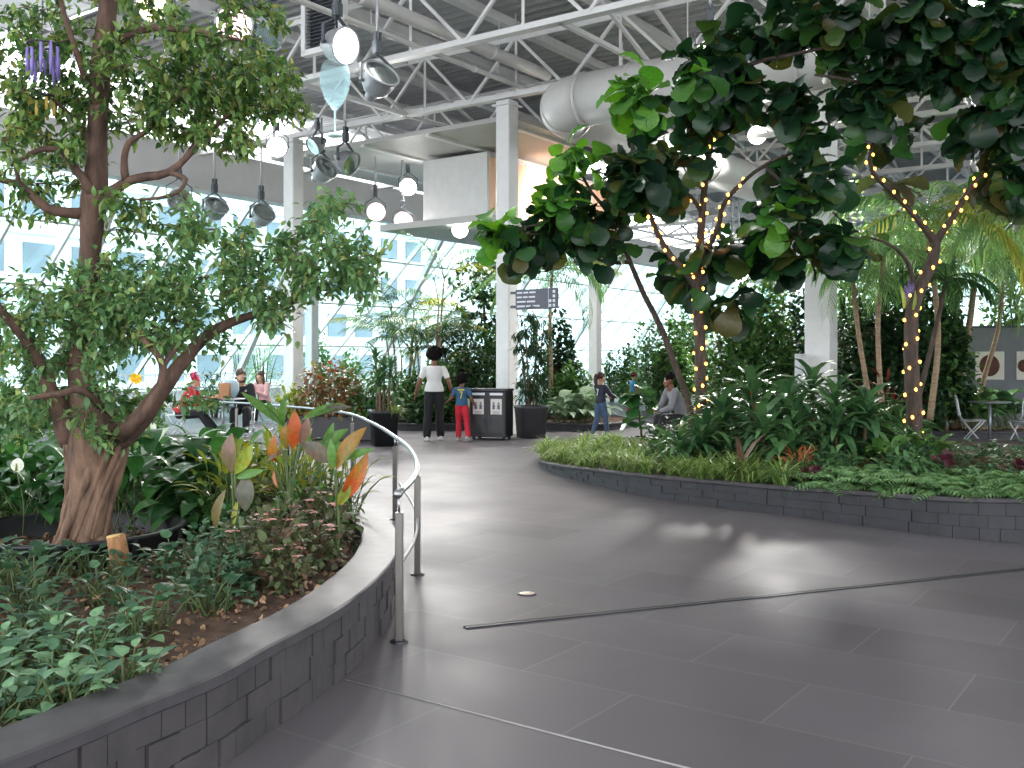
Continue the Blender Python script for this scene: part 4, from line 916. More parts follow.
# lacy yellow green plants
g = 'yellow green umbrella plants behind the cannas'
k6 = Kit(rosette('umbrella_plant', 'yellow green umbrella plant with fingered leaves behind the cannas', 'plant', g, 46, L_SWORD, .16, M['lime'], .4, elev=(.5, 1.4), spread=.2, wid=(.9, 1.4)))
scatter([k6], [(-2.1, 7.6), (-1.85, 7.2), (-1.6, 7.7), (-2.25, 8.1), (-1.85, 8.0), (-1.55, 7.1), (-1.3, 7.5), (-2.0, 7.0)], lambda x, y: LS, 1.05, 1.4)
# pink flowered shrubs along the rim
g = 'pink flowered shrubs inside the curve of the planter rim'
def pinkshrub():
    r = shrub('pink_flowered_shrub', 'olive leaved shrub with pale pink blooms by the curved planter rim', 'shrub', g, 300, L_OVATE, .062, M['olive'], .24, .34, 9)
    for k in range(7):
        mb = MB(); a = rng.uniform(0, 6.28); rr = rng.uniform(.05, .22); c = V3(rr * math.cos(a), rr * math.sin(a), .34 - rr * .4)
        for j in range(6): b = j * 1.05; leaves(mb, L_OVATE, [c], [(math.cos(b), math.sin(b), .35)], [ZX], [rng.uniform(.035, .055)])
        mb.build('bloom', M['pink'], r)
    return r
k7 = Kit(pinkshrub()); k7b = Kit(pinkshrub())
def pinkz(p): px, py = pxof(*p); return inside(p, LC) and edge_d(p, LC) > .46 and edge_d(p, LC) < 1.3 and 5.2 < p[1] < 7.2 and px > 255
scatter([k7, k7b], blue(pinkz, -2, -.8, 5.0, 7.2, .3, 26), lambda x, y: LS, .75, 1.15)
g = 'green trailing shrubs in the middle of the left bed'
k8 = Kit(shrub('trailing_shrub', 'small leaved blue green shrub spreading in the middle of the left bed', 'shrub', g, 260, L_OVATE, .055, M['syngonium2'], .26, .3, 9))
def midz(p): px, py = pxof(*p); return not bare(px, py) and inside(p, LC) and edge_d(p, LC) > .7 and 4.7 < p[1] < 6.3 and 190 < px < 310 and edge_d(p, LC) > .6
scatter([k8], blue(midz, -2.2, -.8, 4.5, 6.3, .4, 12), lambda x, y: LS, .8, 1.2)
g = 'green leafy shrubs filling the back of the left bed'
k9 = Kit(shrub('leafy_shrub', 'mid green leafy shrub in the back of the left planter', 'shrub', g, 420, L_OVATE, .08, M['bush'], .36, .5, 8))
def backz(p): px, py = pxof(*p); return inside(p, LC) and edge_d(p, LC) > .4 and p[1] > 6.6 and px > 120 and p[1] < 9.4
scatter([k9], blue(backz, -4.2, -1.1, 6.7, 9.4, .6, 14), lambda x, y: LS, .6, .8)

# ---------------------------------------------------------------- handrail of the left planter
r = thing('handrail', 'curved brushed steel handrail sweeping around the left planter', 'handrail', V3(-.605, 5.32, 0))
rl = [(-.606, 5.32), (-.594, 5.94), (-.627, 6.6), (-.735, 7.5), (-1.0, 8.9), (-1.63, 11.5), (-2.36, 13.7), (-3.83, 15.85), (-4.96, 16.98)]
Q = spline(np.array([(x, y, .787) for x, y in rl]), 70); mb = MB(); tube(mb, Q, .018, 14); ball(mb, Q[0], .026, 12, 8); mb.build('rail_tube', M['rail_steel'], r)
Q2 = spline(np.array([(x, y, .40) for x, y in rl[:5]]), 40); mb = MB(); tube(mb, Q2, .011, 8); mb.build('lower_rail', M['dark_steel'], r)
for x, y in ((-.60, 5.32), (-.66, 6.98), (-1.1, 9.4), (-2.05, 12.85), (-3.3, 15.2), (-4.6, 16.7)):
    mb = MB(); box(mb, V3(x, y, .345), (.042, .042, .69), bev=.004); mb.build('post', M['post_steel'], r, smooth=False)
    mb = MB(); tube(mb, [V3(x, y, .68), V3(x, y, .775)], .007, 8); mb.build('pin', M['steel'], r)
    mb = MB(); lathe(mb, [(.05, 0), (.05, .008), (.03, .012)], V3(x, y, 0), n=16); mb.build('base_plate', M['dark_steel'], r)
# ================================================================ right bed: fiddle leaf figs with fairy lights
def fig(label, base, limbs, parts_, name='fiddle_leaf_fig', per=9, size=.38, bark_='trunk_dark', start=6):
    r = thing(name, label, 'tree', base); mb = MB(); sk = []; Qs = [limb(mb, L_, 20, 9, .1, sk, start) for L_ in limbs]
    for nm, mk, blobs in parts_:
        lf = MB(); crown(mb, lf, sk, blobs, L_FIDDLE, size, per, .35, .2, .016, .3, sag=.05, maxlen=3.2, span=.5); lf.build(nm, M[mk], r)
    mb.build('trunk', M[bark_], r); return r, Qs
def fb(px, py, rx, ry, n, y, dy=.8): return (W(px, py, y), (rx / FPX * y, dy, ry / FPX * y), n)
YA = 12.5; bA = W(702, 458, YA)
figA, QA = fig('fiddle leaf fig in the right planter whose trunk is wound with lights, nearer the walkway', bA, [
    [PW(702, 462, YA, .085), PW(701, 400, YA, .075), PW(700, 340, YA, .07), PW(697, 290, YA, .066), PW(700, 255, YA, .055), PW(702, 215, YA, .045), PW(706, 175, YA, .04), PW(711, 140, YA, .034), PW(720, 95, YA - .1, .028), PW(735, 45, YA - .2, .02)],
    [PW(697, 292, YA, .06), PW(684, 270, YA, .045), PW(670, 255, YA, .04), PW(660, 238, YA, .036), PW(652, 220, YA, .03), PW(640, 190, YA - .1, .024), PW(632, 150, YA - .1, .02), PW(640, 110, YA - .2, .015)],
    [PW(700, 262, YA, .05), PW(710, 243, YA - .05, .04), PW(719, 225, YA - .08, .034), PW(723, 205, YA - .1, .03), PW(738, 187, YA - .1, .026), PW(765, 165, YA - .2, .022), PW(800, 150, YA - .3, .016)],
    [PW(702, 212, YA, .03), PW(690, 196, YA - .1, .025), PW(676, 190, YA - .1, .02)],
    [PW(709, 150, YA, .036), PW(716, 110, YA - .2, .03), PW(745, 68, YA - .4, .026), PW(790, 55, YA - .6, .022), PW(840, 45, YA - .8, .016)],
    [PW(765, 165, YA - .2, .02), PW(795, 200, YA - .4, .016), PW(800, 240, YA - .5, .01)]],
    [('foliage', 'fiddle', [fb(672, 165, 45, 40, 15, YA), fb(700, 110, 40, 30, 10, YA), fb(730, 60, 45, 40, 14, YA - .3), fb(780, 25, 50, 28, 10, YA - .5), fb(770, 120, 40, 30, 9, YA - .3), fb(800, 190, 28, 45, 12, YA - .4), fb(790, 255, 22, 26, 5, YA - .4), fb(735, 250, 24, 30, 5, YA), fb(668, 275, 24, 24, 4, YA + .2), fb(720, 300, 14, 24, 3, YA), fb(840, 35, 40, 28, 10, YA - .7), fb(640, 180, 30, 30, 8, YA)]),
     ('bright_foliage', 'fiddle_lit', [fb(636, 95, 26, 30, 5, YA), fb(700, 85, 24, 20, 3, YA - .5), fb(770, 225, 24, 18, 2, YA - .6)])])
YB = 13.2; bB = W(697, 455, YB)
figB, QB = fig('slender unlit fiddle leaf fig leaning toward the column with the sign', bB, [
    [PW(697, 460, YB, .05), PW(688, 400, YB, .045), PW(676, 368, YB, .042), PW(662, 330, YB, .04), PW(642, 290, YB, .036), PW(625, 250, YB, .032), PW(610, 215, YB - .2, .026), PW(590, 190, YB - .4, .02), PW(575, 160, YB - .5, .014)],
    [PW(630, 262, YB, .03), PW(606, 262, YB - .2, .024), PW(580, 250, YB - .4, .02), PW(545, 235, YB - .6, .016), PW(515, 235, YB - .7, .01)],
    [PW(610, 215, YB - .2, .022), PW(585, 225, YB - .5, .018), PW(555, 222, YB - .7, .012), PW(520, 228, YB - .8, .008)]],
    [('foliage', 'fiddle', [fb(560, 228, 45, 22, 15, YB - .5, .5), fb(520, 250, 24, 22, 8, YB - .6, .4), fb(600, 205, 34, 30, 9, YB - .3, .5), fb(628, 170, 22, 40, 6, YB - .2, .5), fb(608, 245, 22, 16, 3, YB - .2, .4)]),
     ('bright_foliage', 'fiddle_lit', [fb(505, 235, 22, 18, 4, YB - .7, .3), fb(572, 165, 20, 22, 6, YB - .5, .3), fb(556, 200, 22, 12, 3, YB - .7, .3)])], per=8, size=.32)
YC = 12.3; bC = W(914, 452, YC)
figC, QC = fig('fiddle leaf fig on the right whose forked trunk is wound with lights among the palms', bC, [
    [PW(914, 458, YC, .12), PW(914, 420, YC, .1), PW(912, 370, YC, .09), PW(911, 325, YC, .085), PW(919, 290, YC, .08), PW(932, 262, YC, .075), PW(936, 240, YC, .06)],
    [PW(936, 242, YC, .055), PW(922, 225, YC, .04), PW(905, 205, YC, .034), PW(888, 188, YC, .03), PW(872, 172, YC, .028), PW(870, 155, YC, .026), PW(876, 130, YC, .024), PW(880, 90, YC - .2, .02), PW(900, 45, YC - .3, .016)],
    [PW(936, 242, YC, .055), PW(948, 224, YC, .04), PW(960, 205, YC, .036), PW(972, 185, YC, .03), PW(988, 168, YC, .028), PW(1000, 130, YC - .1, .024), PW(985, 80, YC - .3, .02), PW(960, 45, YC - .4, .014)],
    [PW(988, 168, YC, .024), PW(1015, 140, YC, .02), PW(1035, 100, YC - .2, .015)],
    [PW(915, 300, YC, .04), PW(910, 268, YC - .05, .028), PW(895, 248, YC - .2, .018), PW(870, 238, YC - .3, .014), PW(845, 238, YC - .4, .01)],
    [PW(880, 90, YC - .2, .02), PW(850, 80, YC - .4, .018), PW(815, 75, YC - .6, .014)]],
    [('foliage', 'fiddle', [fb(880, 90, 50, 32, 11, YC - .4), fb(950, 40, 60, 45, 24, YC - .4), fb(1010, 50, 40, 50, 16, YC - .3), fb(900, 30, 40, 30, 12, YC - .5), fb(895, 140, 24, 14, 2, YC - .3), fb(985, 125, 32, 24, 8, YC - .3), fb(1020, 175, 22, 24, 5, YC - .2), fb(850, 245, 26, 12, 5, YC - .4, .4), fb(1010, 110, 26, 24, 6, YC - .3)]),
     ('olive_foliage', 'olive', [fb(905, 185, 14, 10, 1, YC + .2, .2), fb(1015, 195, 20, 16, 3, YC, .2)])])
M['wire'] = surf('dark_wire', (50, 44, 36), .6)
bulb_me = None
def fairy(label, Qs, cat='string lights', spacing=.075, turns=7, group=None, base=None):
    global bulb_me
    r = thing('string_lights', label, cat, base, group); wire = MB(); bulbs = []
    for Q, t0, t1 in Qs:
        n = len(Q); L = np.sum(np.linalg.norm(np.diff(Q[:, :3], axis=0), axis=1)); k = max(14, int(L * 40)); pts = []
        for i in range(k):
            t = t0 + (t1 - t0) * i / (k - 1); q = np.array([np.interp(t * (n - 1), np.arange(n), Q[:, j]) for j in range(4)]); a = i / k * 2 * PI * turns * max(.6, L)
            pts.append(q[:3] + (q[3] + .012) * np.array([math.cos(a), math.sin(a), .15 * math.sin(a)]))
        pts = np.array(pts); tube(wire, pts, .005, 4); d = np.concatenate([[0], np.cumsum(np.linalg.norm(np.diff(pts, axis=0), axis=1))])
        for s in np.arange(.03, d[-1], spacing * 2.6): bulbs.append(np.array([np.interp(s, d, pts[:, j]) for j in range(3)]) + rdir(1)[0] * .008)
    wire.build('wire', M['wire'], r)
    if bulb_me is None: mb = MB(); ball(mb, (0, 0, 0), (.018, .018, .022), 8, 6); o = mb.build('bulb', M['bulb']); bulb_me = o.data; first = o
    else: first = None
    random.shuffle(bulbs)
    for i, p in enumerate(bulbs[:98]):
        o = first if (first and i == 0) else bpy.data.objects.new('bulb', bulb_me)
        if o.name not in COL.objects: COL.objects.link(o)
        o.parent = r; o.location = tuple(p - origin(r))
    return r
fairy('warm fairy lights wound round the forked fig trunk nearer the walkway', [(QA[0], .02, .80), (QA[1], .1, .62), (QA[2], .1, .62), (QA[3], .2, 1)], base=bA, spacing=.062, turns=3.4)
fairy('warm fairy lights wound round the thick fig trunk among the palms', [(QC[0], .0, .98), (QC[1], .05, .62), (QC[2], .05, .62)], base=bC, spacing=.062, turns=3.2)
# purple and yellow bromeliad tied to the lit trunk
c = W(908, 292, YC - .1); r = thing('tied_bromeliad', 'purple and yellow plant tied to the lit trunk below its fork', 'plant', c); mb = MB()
P = np.array([c + V3(rng.uniform(-.05, .05), -.02, rng.uniform(-.1, .02)) for _ in range(9)]); leaves(mb, L_SWORD, P, V3(0, -.15, 1) + rdir(9) * .25, V3(0, -1, 0) + rdir(9) * .3, rng.uniform(.12, .2, 9), wid=np.full(9, 1.2)); mb.build('purple_leaves', leafmat('purple_leaf', [(96, 80, 128), (120, 104, 156)], .25, .4), r)
mb = MB(); leaves(mb, L_SWORD, [c + V3(-.06, -.03, -.2), c + V3(.04, -.05, -.22)], [(-.1, -.1, 1), (.15, -.1, 1)], [(0, -1, 0)] * 2, [.3, .26]); mb.build('yellow_leaves', M['palm_yellow'], r)

# ---------------------------------------------------------------- palms
def frond(r, base, az, L, el, droop, mat_, nl=22, ll=.36, name='frond', wd=.8, hang=.35):
    d = V3(math.cos(az), math.sin(az), 0); T_ = np.linspace(0, 1, 16); ang = el - droop * T_ ** 1.2; q = [np.asarray(base, float)]
    for i in range(1, 16): q.append(q[-1] + (d * math.cos(ang[i]) + ZX * math.sin(ang[i])) * L / 15)
    q = np.array(q); mb = MB(); tube(mb, q, np.linspace(.013, .003, 16), 4, caps=False)
    t = np.repeat(np.linspace(.16, .99, nl), 2); s = np.tile([-1., 1.], nl); ix = t * 15; i0 = np.clip(ix.astype(int), 0, 14); fr = (ix - i0)[:, None]
    P = q[i0] * (1 - fr) + q[i0 + 1] * fr; T = units(q[i0 + 1] - q[i0]); X = np.cross(T, ZX); X = units(X)
    leaves(mb, L_STRIP, P, X * s[:, None] * .9 + T * (.55 + .5 * t[:, None]) - ZX * hang + rdir(len(t)) * .08, ZX + X * s[:, None] * .3, ll * np.sin(PI * (.12 + .8 * t)) ** .8 + .05, wid=np.full(len(t), wd))
    return mb.build(name, mat_, r)
def palm(label, pts, nf, L, mat_, group=None, name='palm_tree', el=(.1, 1.2), droop=(1.2, 2.2), ll=.36, trunk='palm_bark', yellow=0, nl=22, hang=.35, wd=.8):
    r = thing(name, label, 'palm tree', pts[0][:3], group); mb = MB(); Q = limb(mb, [(*q[:3], q[3] * .72) for q in pts], 18, 9); mb.build('trunk', M[trunk], r); top = Q[-1, :3]
    for k in range(nf):
        az = k * 2.399 + rng.uniform(-.3, .3); frond(r, top + rdir(1)[0] * .02, az, L * rng.uniform(.8, 1.1), rng.uniform(*el), rng.uniform(*droop), M['palm_yellow'] if k < yellow else M[mat_], nl, ll, hang=hang, wd=wd)
    return r
g = 'palms among the right hand planting'
palm('palm with upright brown trunk and yellowing fronds left of the leaning one', [PW(958, 428, 19.6, .11), PW(962, 370, 19.6, .1), PW(970, 320, 19.6, .085), PW(976, 268, 19.6, .075)], 17, 2.1, 'palm', g, yellow=5, ll=.6)
palm('second brown palm trunk standing close left of the upright palm', [PW(950, 428, 19.8, .09), PW(955, 370, 19.8, .08), PW(957, 320, 19.8, .075), PW(952, 250, 19.8, .065)], 14, 2.0, 'palm', g, ll=.4)
palm('palm with a thin pale trunk leaning in front of the framed pictures', [PW(972, 428, 19.4, .075), PW(985, 375, 19.4, .066), PW(998, 330, 19.4, .06), PW(1004, 275, 19.4, .056)], 15, 2.1, 'palm', g, ll=.42)
palm('palm with a bowed grey trunk right of the white column', [PW(872, 420, 14.0, .06), PW(866, 380, 14.0, .05), PW(858, 330, 14.0, .045), PW(852, 270, 14.0, .04)], 13, 1.25, 'palm', g, ll=.36)
palm('palm with a straight trunk between the bowed palm and the lit trunk', [PW(884, 425, 13.6, .06), PW(880, 380, 13.6, .05), PW(878, 320, 13.6, .045), PW(884, 255, 13.6, .04)], 12, 1.25, 'palm', g, ll=.36)
palm('tall palm with big fronds high behind the lit fork', [PW(930, 420, 15.2, .07), PW(938, 330, 15.2, .06), PW(925, 215, 15.2, .05)], 17, 2.0, 'palm', g, ll=.5, yellow=3, el=(.0, 1.1))
palm('tall palm at the right edge with high arching fronds', [PW(1060, 420, 14.4, .07), PW(1056, 330, 14.4, .06), PW(1040, 215, 14.4, .05)], 16, 1.9, 'palm', g, ll=.5, yellow=6, el=(.0, 1.1))
palm('slim dark trunk leaning away right of the lit trunk', [PW(918, 400, 13.0, .05), PW(928, 360, 13.1, .045), PW(940, 310, 13.2, .04), PW(946, 280, 13.3, .035)], 8, .8, 'palm_dark', g, ll=.3, trunk='trunk_dark')

# ---------------------------------------------------------------- dracaenas, shrubs, ferns of the right bed
def dracaena(canes, n=24, L=.62, mk='dracaena', name='dracaena', label='', group=None, w_=1.0):
    r = thing(name, label, 'plant', (0, 0, 0), group); st, lf = MB(), MB()
    for (x, y, h) in canes:
        top = V3(x * 1.3, y * 1.3, h); tube(st, spline([V3(x, y, 0), V3(x * 1.05, y * 1.1, h * .5), top], 7), np.linspace(.026, .018, 7), 7); P, D, S = [], [], []
        for k in range(n):
            a = k * 2.399; e = 1.35 - 1.5 * (1 - k / n) * rng.uniform(.8, 1.1); P.append(top - ZX * (.28 * (1 - k / n)) * h); D.append((math.cos(a) * math.cos(e), math.sin(a) * math.cos(e), math.sin(e))); S.append(L * rng.uniform(.7, 1.1))
        D = np.array(D); leaves(lf, L_STRAP, P, D, ZX * 1.2 - D * .7 + rdir(n) * .15, S, wid=rng.uniform(.8, 1.15, n) * w_)
    st.build('canes', M['stem_brown'], r); lf.build('foliage', M[mk], r); return r
g = 'dracaenas in the middle of the right planter'
dk = [Kit(dracaena([(0, 0, .75), (.22, .1, .5), (-.2, .12, .55)], label='dark green dracaena with arching strap leaves in the right planter', group=g)), Kit(dracaena([(0, 0, .5), (-.2, .15, .32)], 26, .6, label='dark green dracaena with arching strap leaves in the right planter', group=g))]
for (px, y, k, s, rz, lb) in [(752, 11.9, 0, 1.12, .3, 'tallest dark dracaena clump, in front of the white column'), (722, 11.6, 1, 1.05, 1.4, 'arching dracaena between the lit trunk and the tallest clump'), (788, 11.3, 0, .95, 2.2, 'dracaena clump right of the tallest one, before the column foot'), (835, 11.2, 0, .95, 4.0, 'dracaena with folded broad leaves right of the white column'), (865, 11.0, 1, 1.1, 5.2, 'low dracaena just left of the thick lit trunk'), (812, 12.5, 0, 1.1, 1.0, 'dracaena leaning over the foot of the white column'), (765, 10.8, 1, .95, 3.0, 'dracaena whose strap leaves hang toward the fern edging'), (700, 11.2, 1, .7, .6, 'small dracaena at the base of the nearer lit trunk')]:
    x = (px - 512) / FPX * y; place(dk[k].get(), (x, y, RS(x, y)), rz, s, lb, g)
g = 'cast iron plants under the palms'
kk = Kit(rosette('cast_iron_plant', 'clump of long dark leaves under the palms', 'plant', g, 34, L_LILY, .5, M['dracaena'], .36, elev=(.6, 1.4), spread=.3, wid=(.55, .75)))
for (px, y, s, lb) in [(893, 13.3, 1.0, 'clump of long leaves right behind the thick lit trunk'), (860, 13.6, 1.1, 'clump of long leaves under the bowed palm'), (838, 13.3, 1.0, 'clump of long leaves right beside the white column')]:
    x = (px - 512) / FPX * y; place(kk.get(), (x, y, RS(x, y)), rng.uniform(0, 6), s, lb, g)
g = 'broad leaved green plants in front of the lit trunk'
kp = Kit(rosette('philodendron', 'fresh green broad leaved plant', 'plant', g, 22, L_LILY, .3, M['canna_green'], .26, elev=(.5, 1.35), spread=.2))
for (px, y, s, lb) in [(905, 10.9, 1.0, 'fresh green broad leaved plant just in front of the thick lit trunk'), (930, 10.6, .9, 'fresh green broad leaved plant right of the lit trunk base'), (885, 10.4, .9, 'fresh green broad leaved plant left of the lit trunk base')]:
    x = (px - 512) / FPX * y; place(kp.get(), (x, y, RS(x, y)), rng.uniform(0, 6), s, lb, g)
g = 'low dark shrubs filling the right planter'
ks = [Kit(shrub('low_shrub', 'low dark green shrub filling in behind the ferns of the right planter', 'shrub', g, 230, L_OVATE, .085, M['bush_dark'], .34, .34, 6)), Kit(shrub('low_shrub', 'low dark green shrub filling in behind the ferns of the right planter', 'shrub', g, 200, L_LILY, .14, M['dracaena'], .34, .36, 6))]
def fill(p): return inside(p, RC) and edge_d(p, RC) > .75 and 655 < pxof(*p)[0] < 912
scatter(ks, blue(fill, .8, 8, 8.6, 15, .55, 70), lambda x, y: RS(x, y), .8, 1.2)
g = 'ferns edging the right planter'
kf = [Kit(fern('lacy_fern', 'light green lacy fern in the edging row of the right planter', 'fern', g, 20, .5, leaf=.1)) for _ in range(3)]
def fz(p): px = pxof(*p)[0]; d = edge_d(p, RC); return inside(p, RC) and .2 < d < .95 and 775 < px < 1090 and p[1] < 10.5
for (x, y) in blue(fz, 2, 6.5, 7.9, 10.5, .26, 64): place(random.choice(kf).get(), (x, y, RS(x, y)), rng.uniform(0, 6), rng.uniform(.75, 1.1))
g = 'grassy tufts edging the near end of the right planter'
kg = [Kit(tuft('grass_tuft', 'yellow green grassy tuft at the rounded end of the right planter', 'grass', g, 90, .42)) for _ in range(2)]
def gz(p): px = pxof(*p)[0]; d = edge_d(p, RC); return inside(p, RC) and .08 < d < 1.1 and px < 790 and p[1] < 14.6
for (x, y) in blue(gz, .3, 3.2, 9.6, 14.6, .21, 120): place(random.choice(kg).get(), (x, y, RS(x, y)), rng.uniform(0, 6), rng.uniform(.7, 1.15))
def accent(px, y, mk, label, tm=L_OVATE, n=26, sz=.11, h=.14, sc=1.0):
    x = (px - 512) / FPX * y; r = rosette('coloured_leaf_plant', label, 'plant', None, n, tm, sz, M[mk], h, elev=(.3, 1.4), spread=.14); place(r, (x, y, RS(x, y) + .02), rng.uniform(0, 6), sc)
accent(799, 10.1, 'coralleaf', 'coral orange leaved plant among the ferns, nearest the column', L_SWORD, n=44, sz=.14, h=.26)
accent(812, 9.75, 'burgundy', 'burgundy leaved plant right below the coral one')
accent(948, 9.5, 'burgundy', 'burgundy leaved plant among ferns before the first wire chair', h=.18)
accent(860, 10.0, 'redleaf', 'dull red leaved plant between the coral one and the lit trunk', L_SWORD, n=20, h=.16)
accent(1020, 9.3, 'burgundy', 'burgundy leaved plant at the right edge of the picture', h=.16)
accent(758, 11.2, 'redleaf', 'small red bloom hidden high among the tallest dracaena leaves', L_SWORD, n=16, sz=.1, h=.85)
accent(888, 13.6, 'redleaf', 'bright red leaved plant behind the thick lit trunk', L_SWORD, n=46, sz=.2, h=.9)
accent(985, 9.9, 'mauve', 'pale mauve leaved plant among the ferns at the right', h=.16)
# sword leaved plant and small fig
x, y = W(682, 400, 11.6)[0], 11.6; r = rosette('sword_leaf_plant', 'bright green sword leaves standing left of the nearer lit trunk', 'plant', None, 9, L_SWORD, .75, M['canna_green'], .1, elev=(1.0, 1.45), spread=.12, wid=(.8, 1.0)); place(r, (x, y, RS(x, y)), 1)
x, y = W(712, 400, 10.7)[0], 10.7; r = rosette('sword_leaf_plant', 'tan green blade leaning before the dracaenas', 'plant', None, 5, L_SWORD, .5, M['olive'], .1, elev=(1.0, 1.4), spread=.1, wid=(.8, 1.0)); place(r, (W(742, 400, 10.2)[0], 10.2, .25), 2)
c = W(642, 450, 13.6); c[2] = RS(c[0], 13.6)
r = thing('young_fig', 'young fig with a thin stem and big leaves by the walking girl', 'tree', c); mb = MB(); lf = MB(); Q = limb(mb, [(*c, .02), PW(641, 430, 13.6, .017), PW(638, 405, 13.6, .014), PW(640, 390, 13.6, .008)], 12, 7)
P = np.array([Q[i, :3] for i in rng.integers(4, 12, 24)]); D = rdir(24, -.5, .5); leaves(lf, L_FIDDLE, P, D, ZX + rdir(24) * .3, rng.uniform(.22, .34, 24)); mb.build('stem', M['stem_brown'], r); lf.build('foliage', M['lily'], r)
# bushes and trees behind the right bed
def bigbush(px, y, top, rx, n, mk, label, tm=L_OVATE, sz=.12, name='leafy_bush', cat='bush', zb=0.0, group=None):
    n = int(n * 2.2); sz *= .92
    x = (px - 512) / FPX * y; h = EYE + (HZ - top) / FPX * y - zb; r = shrub(name, label, cat, group, n, tm, sz, M[mk], rx / FPX * y, h, 10, low=.2, dense=.35); place(r, (x, y, zb), rng.uniform(0, 6)); return r
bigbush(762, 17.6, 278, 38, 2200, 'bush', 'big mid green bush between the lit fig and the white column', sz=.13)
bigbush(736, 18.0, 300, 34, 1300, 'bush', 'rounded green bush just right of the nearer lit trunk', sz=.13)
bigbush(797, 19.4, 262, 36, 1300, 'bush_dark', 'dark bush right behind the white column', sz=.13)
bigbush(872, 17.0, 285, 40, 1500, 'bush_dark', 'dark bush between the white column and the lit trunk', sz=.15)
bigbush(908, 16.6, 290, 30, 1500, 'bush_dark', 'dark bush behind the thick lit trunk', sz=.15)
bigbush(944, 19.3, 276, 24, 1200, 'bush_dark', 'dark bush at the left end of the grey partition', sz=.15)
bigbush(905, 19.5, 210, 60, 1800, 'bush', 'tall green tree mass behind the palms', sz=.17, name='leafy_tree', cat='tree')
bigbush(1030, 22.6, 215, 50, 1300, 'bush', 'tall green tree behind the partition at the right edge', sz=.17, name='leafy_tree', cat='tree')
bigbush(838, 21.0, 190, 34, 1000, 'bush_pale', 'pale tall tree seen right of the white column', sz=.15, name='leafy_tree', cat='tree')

# ================================================================ middle distance
def ring(cx, cy, rx, ry, k=14, rot=0): return [(cx + rx * math.cos(t) * math.cos(rot) - ry * math.sin(t) * math.sin(rot), cy + rx * math.cos(t) * math.sin(rot) + ry * math.sin(t) * math.cos(rot)) for t in np.linspace(0, 2 * PI, k, endpoint=False)]
planter('planter_bed', 'low dark kerbed bed of palms behind the walking woman', ring(-1.7, 23.6, 2.0, 2.5), lambda x, y: .16, .14, .04, M['slate_dark'], .3, 8, .03, 1)
planter('planter_bed', 'low dark kerbed bed right of the column and its pot', ring(1.55, 23.4, 1.25, 2.4), lambda x, y: .16, .14, .04, M['slate_dark'], .3, 9, .03, 1)
g = 'feathery palms behind the walking woman'
def areca(px, y, top, nf, L, label, group, base=None, zb=.13, mk='palm_dark', yellow=3, ll=.42, stems=6, spread=.25):
    x = (px - 512) / FPX * y; r = thing('feathery_palm', label, 'palm tree', (x, y, zb), group); mb = MB(); H_ = EYE + (HZ - top) / FPX * y - zb; tops = []
    for k in range(stems):
        a = k * 2.399; b = V3(x + spread * .5 * math.cos(a), y + spread * .5 * math.sin(a), zb); t = b + V3(spread * math.cos(a), spread * math.sin(a), H_ * rng.uniform(.3, .66)); Q = limb(mb, [(*b, .035), (*((b + t) / 2), .03), (*t, .02)], 8, 6); tops.append(t)
    mb.build('canes', M['palm_bark'], r)
    for k in range(nf): t = tops[k % stems]; frond(r, t, k * 2.399 + rng.uniform(-.3, .3), L * rng.uniform(.75, 1.1), rng.uniform(.75, 1.45), rng.uniform(1.0, 1.9), M['palm_yellow'] if k < yellow else M[mk], 24, ll)
areca(428, 23.2, 205, 26, 2.1, 'tall feathery palm rising behind the walking woman', g)
areca(402, 24.5, 255, 20, 1.8, 'lower feathery palm left of the tall one', g, yellow=6)
areca(452, 24.6, 275, 18, 1.6, 'feathery palm nearest the white column', g)
g = 'bushes in the bed behind the walking woman'
for (px, y, top, rx, n, mk, lb) in [(410, 22.3, 372, 22, 700, 'bush', 'leafy bush behind the woman on her left side'), (440, 22.0, 362, 24, 900, 'bush', 'leafy bush right behind the walking woman'), (468, 22.2, 345, 24, 900, 'bush_dark', 'dark bush between the woman and the column'), (490, 23.5, 330, 20, 700, 'bush', 'bush right behind the litter bin'), (455, 24.5, 322, 26, 800, 'bush_dark', 'taller dark bush behind the boy'), (428, 21.6, 405, 20, 500, 'bush_dark', 'low dark bush at the kerb behind the woman')]:
    bigbush(px, y, top, rx, n, mk, lb, sz=.14, zb=.13, group=g)
planter('planter_bed', 'low dark kerbed bed of palms between the wire chairs and the partition', ring(9.0, 19.75, 1.9, .95), lambda x, y: .16, .12, .04, M['slate_dark'], .3, 10, .03, 1)
for (x, y, s_, lb) in [(8.2, 19.6, 1.5, 'clump of long leaves at the foot of the brown palm trunks'), (8.9, 19.3, 1.4, 'clump of long leaves right behind the bistro table'), (9.6, 19.6, 1.4, 'clump of long leaves below the round picture'), (7.75, 19.4, 1.3, 'clump of long leaves behind the left wire chair')]:
    place(kk.get(), (x, y, .13), rng.uniform(0, 6), s_, lb, 'cast iron plants under the palms')
def low_right(p): return inside(p, RC) and edge_d(p, RC) > .7 and 912 <= pxof(*p)[0] < 1100 and p[1] < 11.8
for (x, y) in blue(low_right, 4, 8, 8.6, 11.8, .4, 30): place(random.choice([k1, k2, k3]).get(), (x, y, RS(x, y)), rng.uniform(0, 6), 1.15, 'low leafy vine in the open part of the right planter before the wire chairs', 'low vines before the wire chairs')
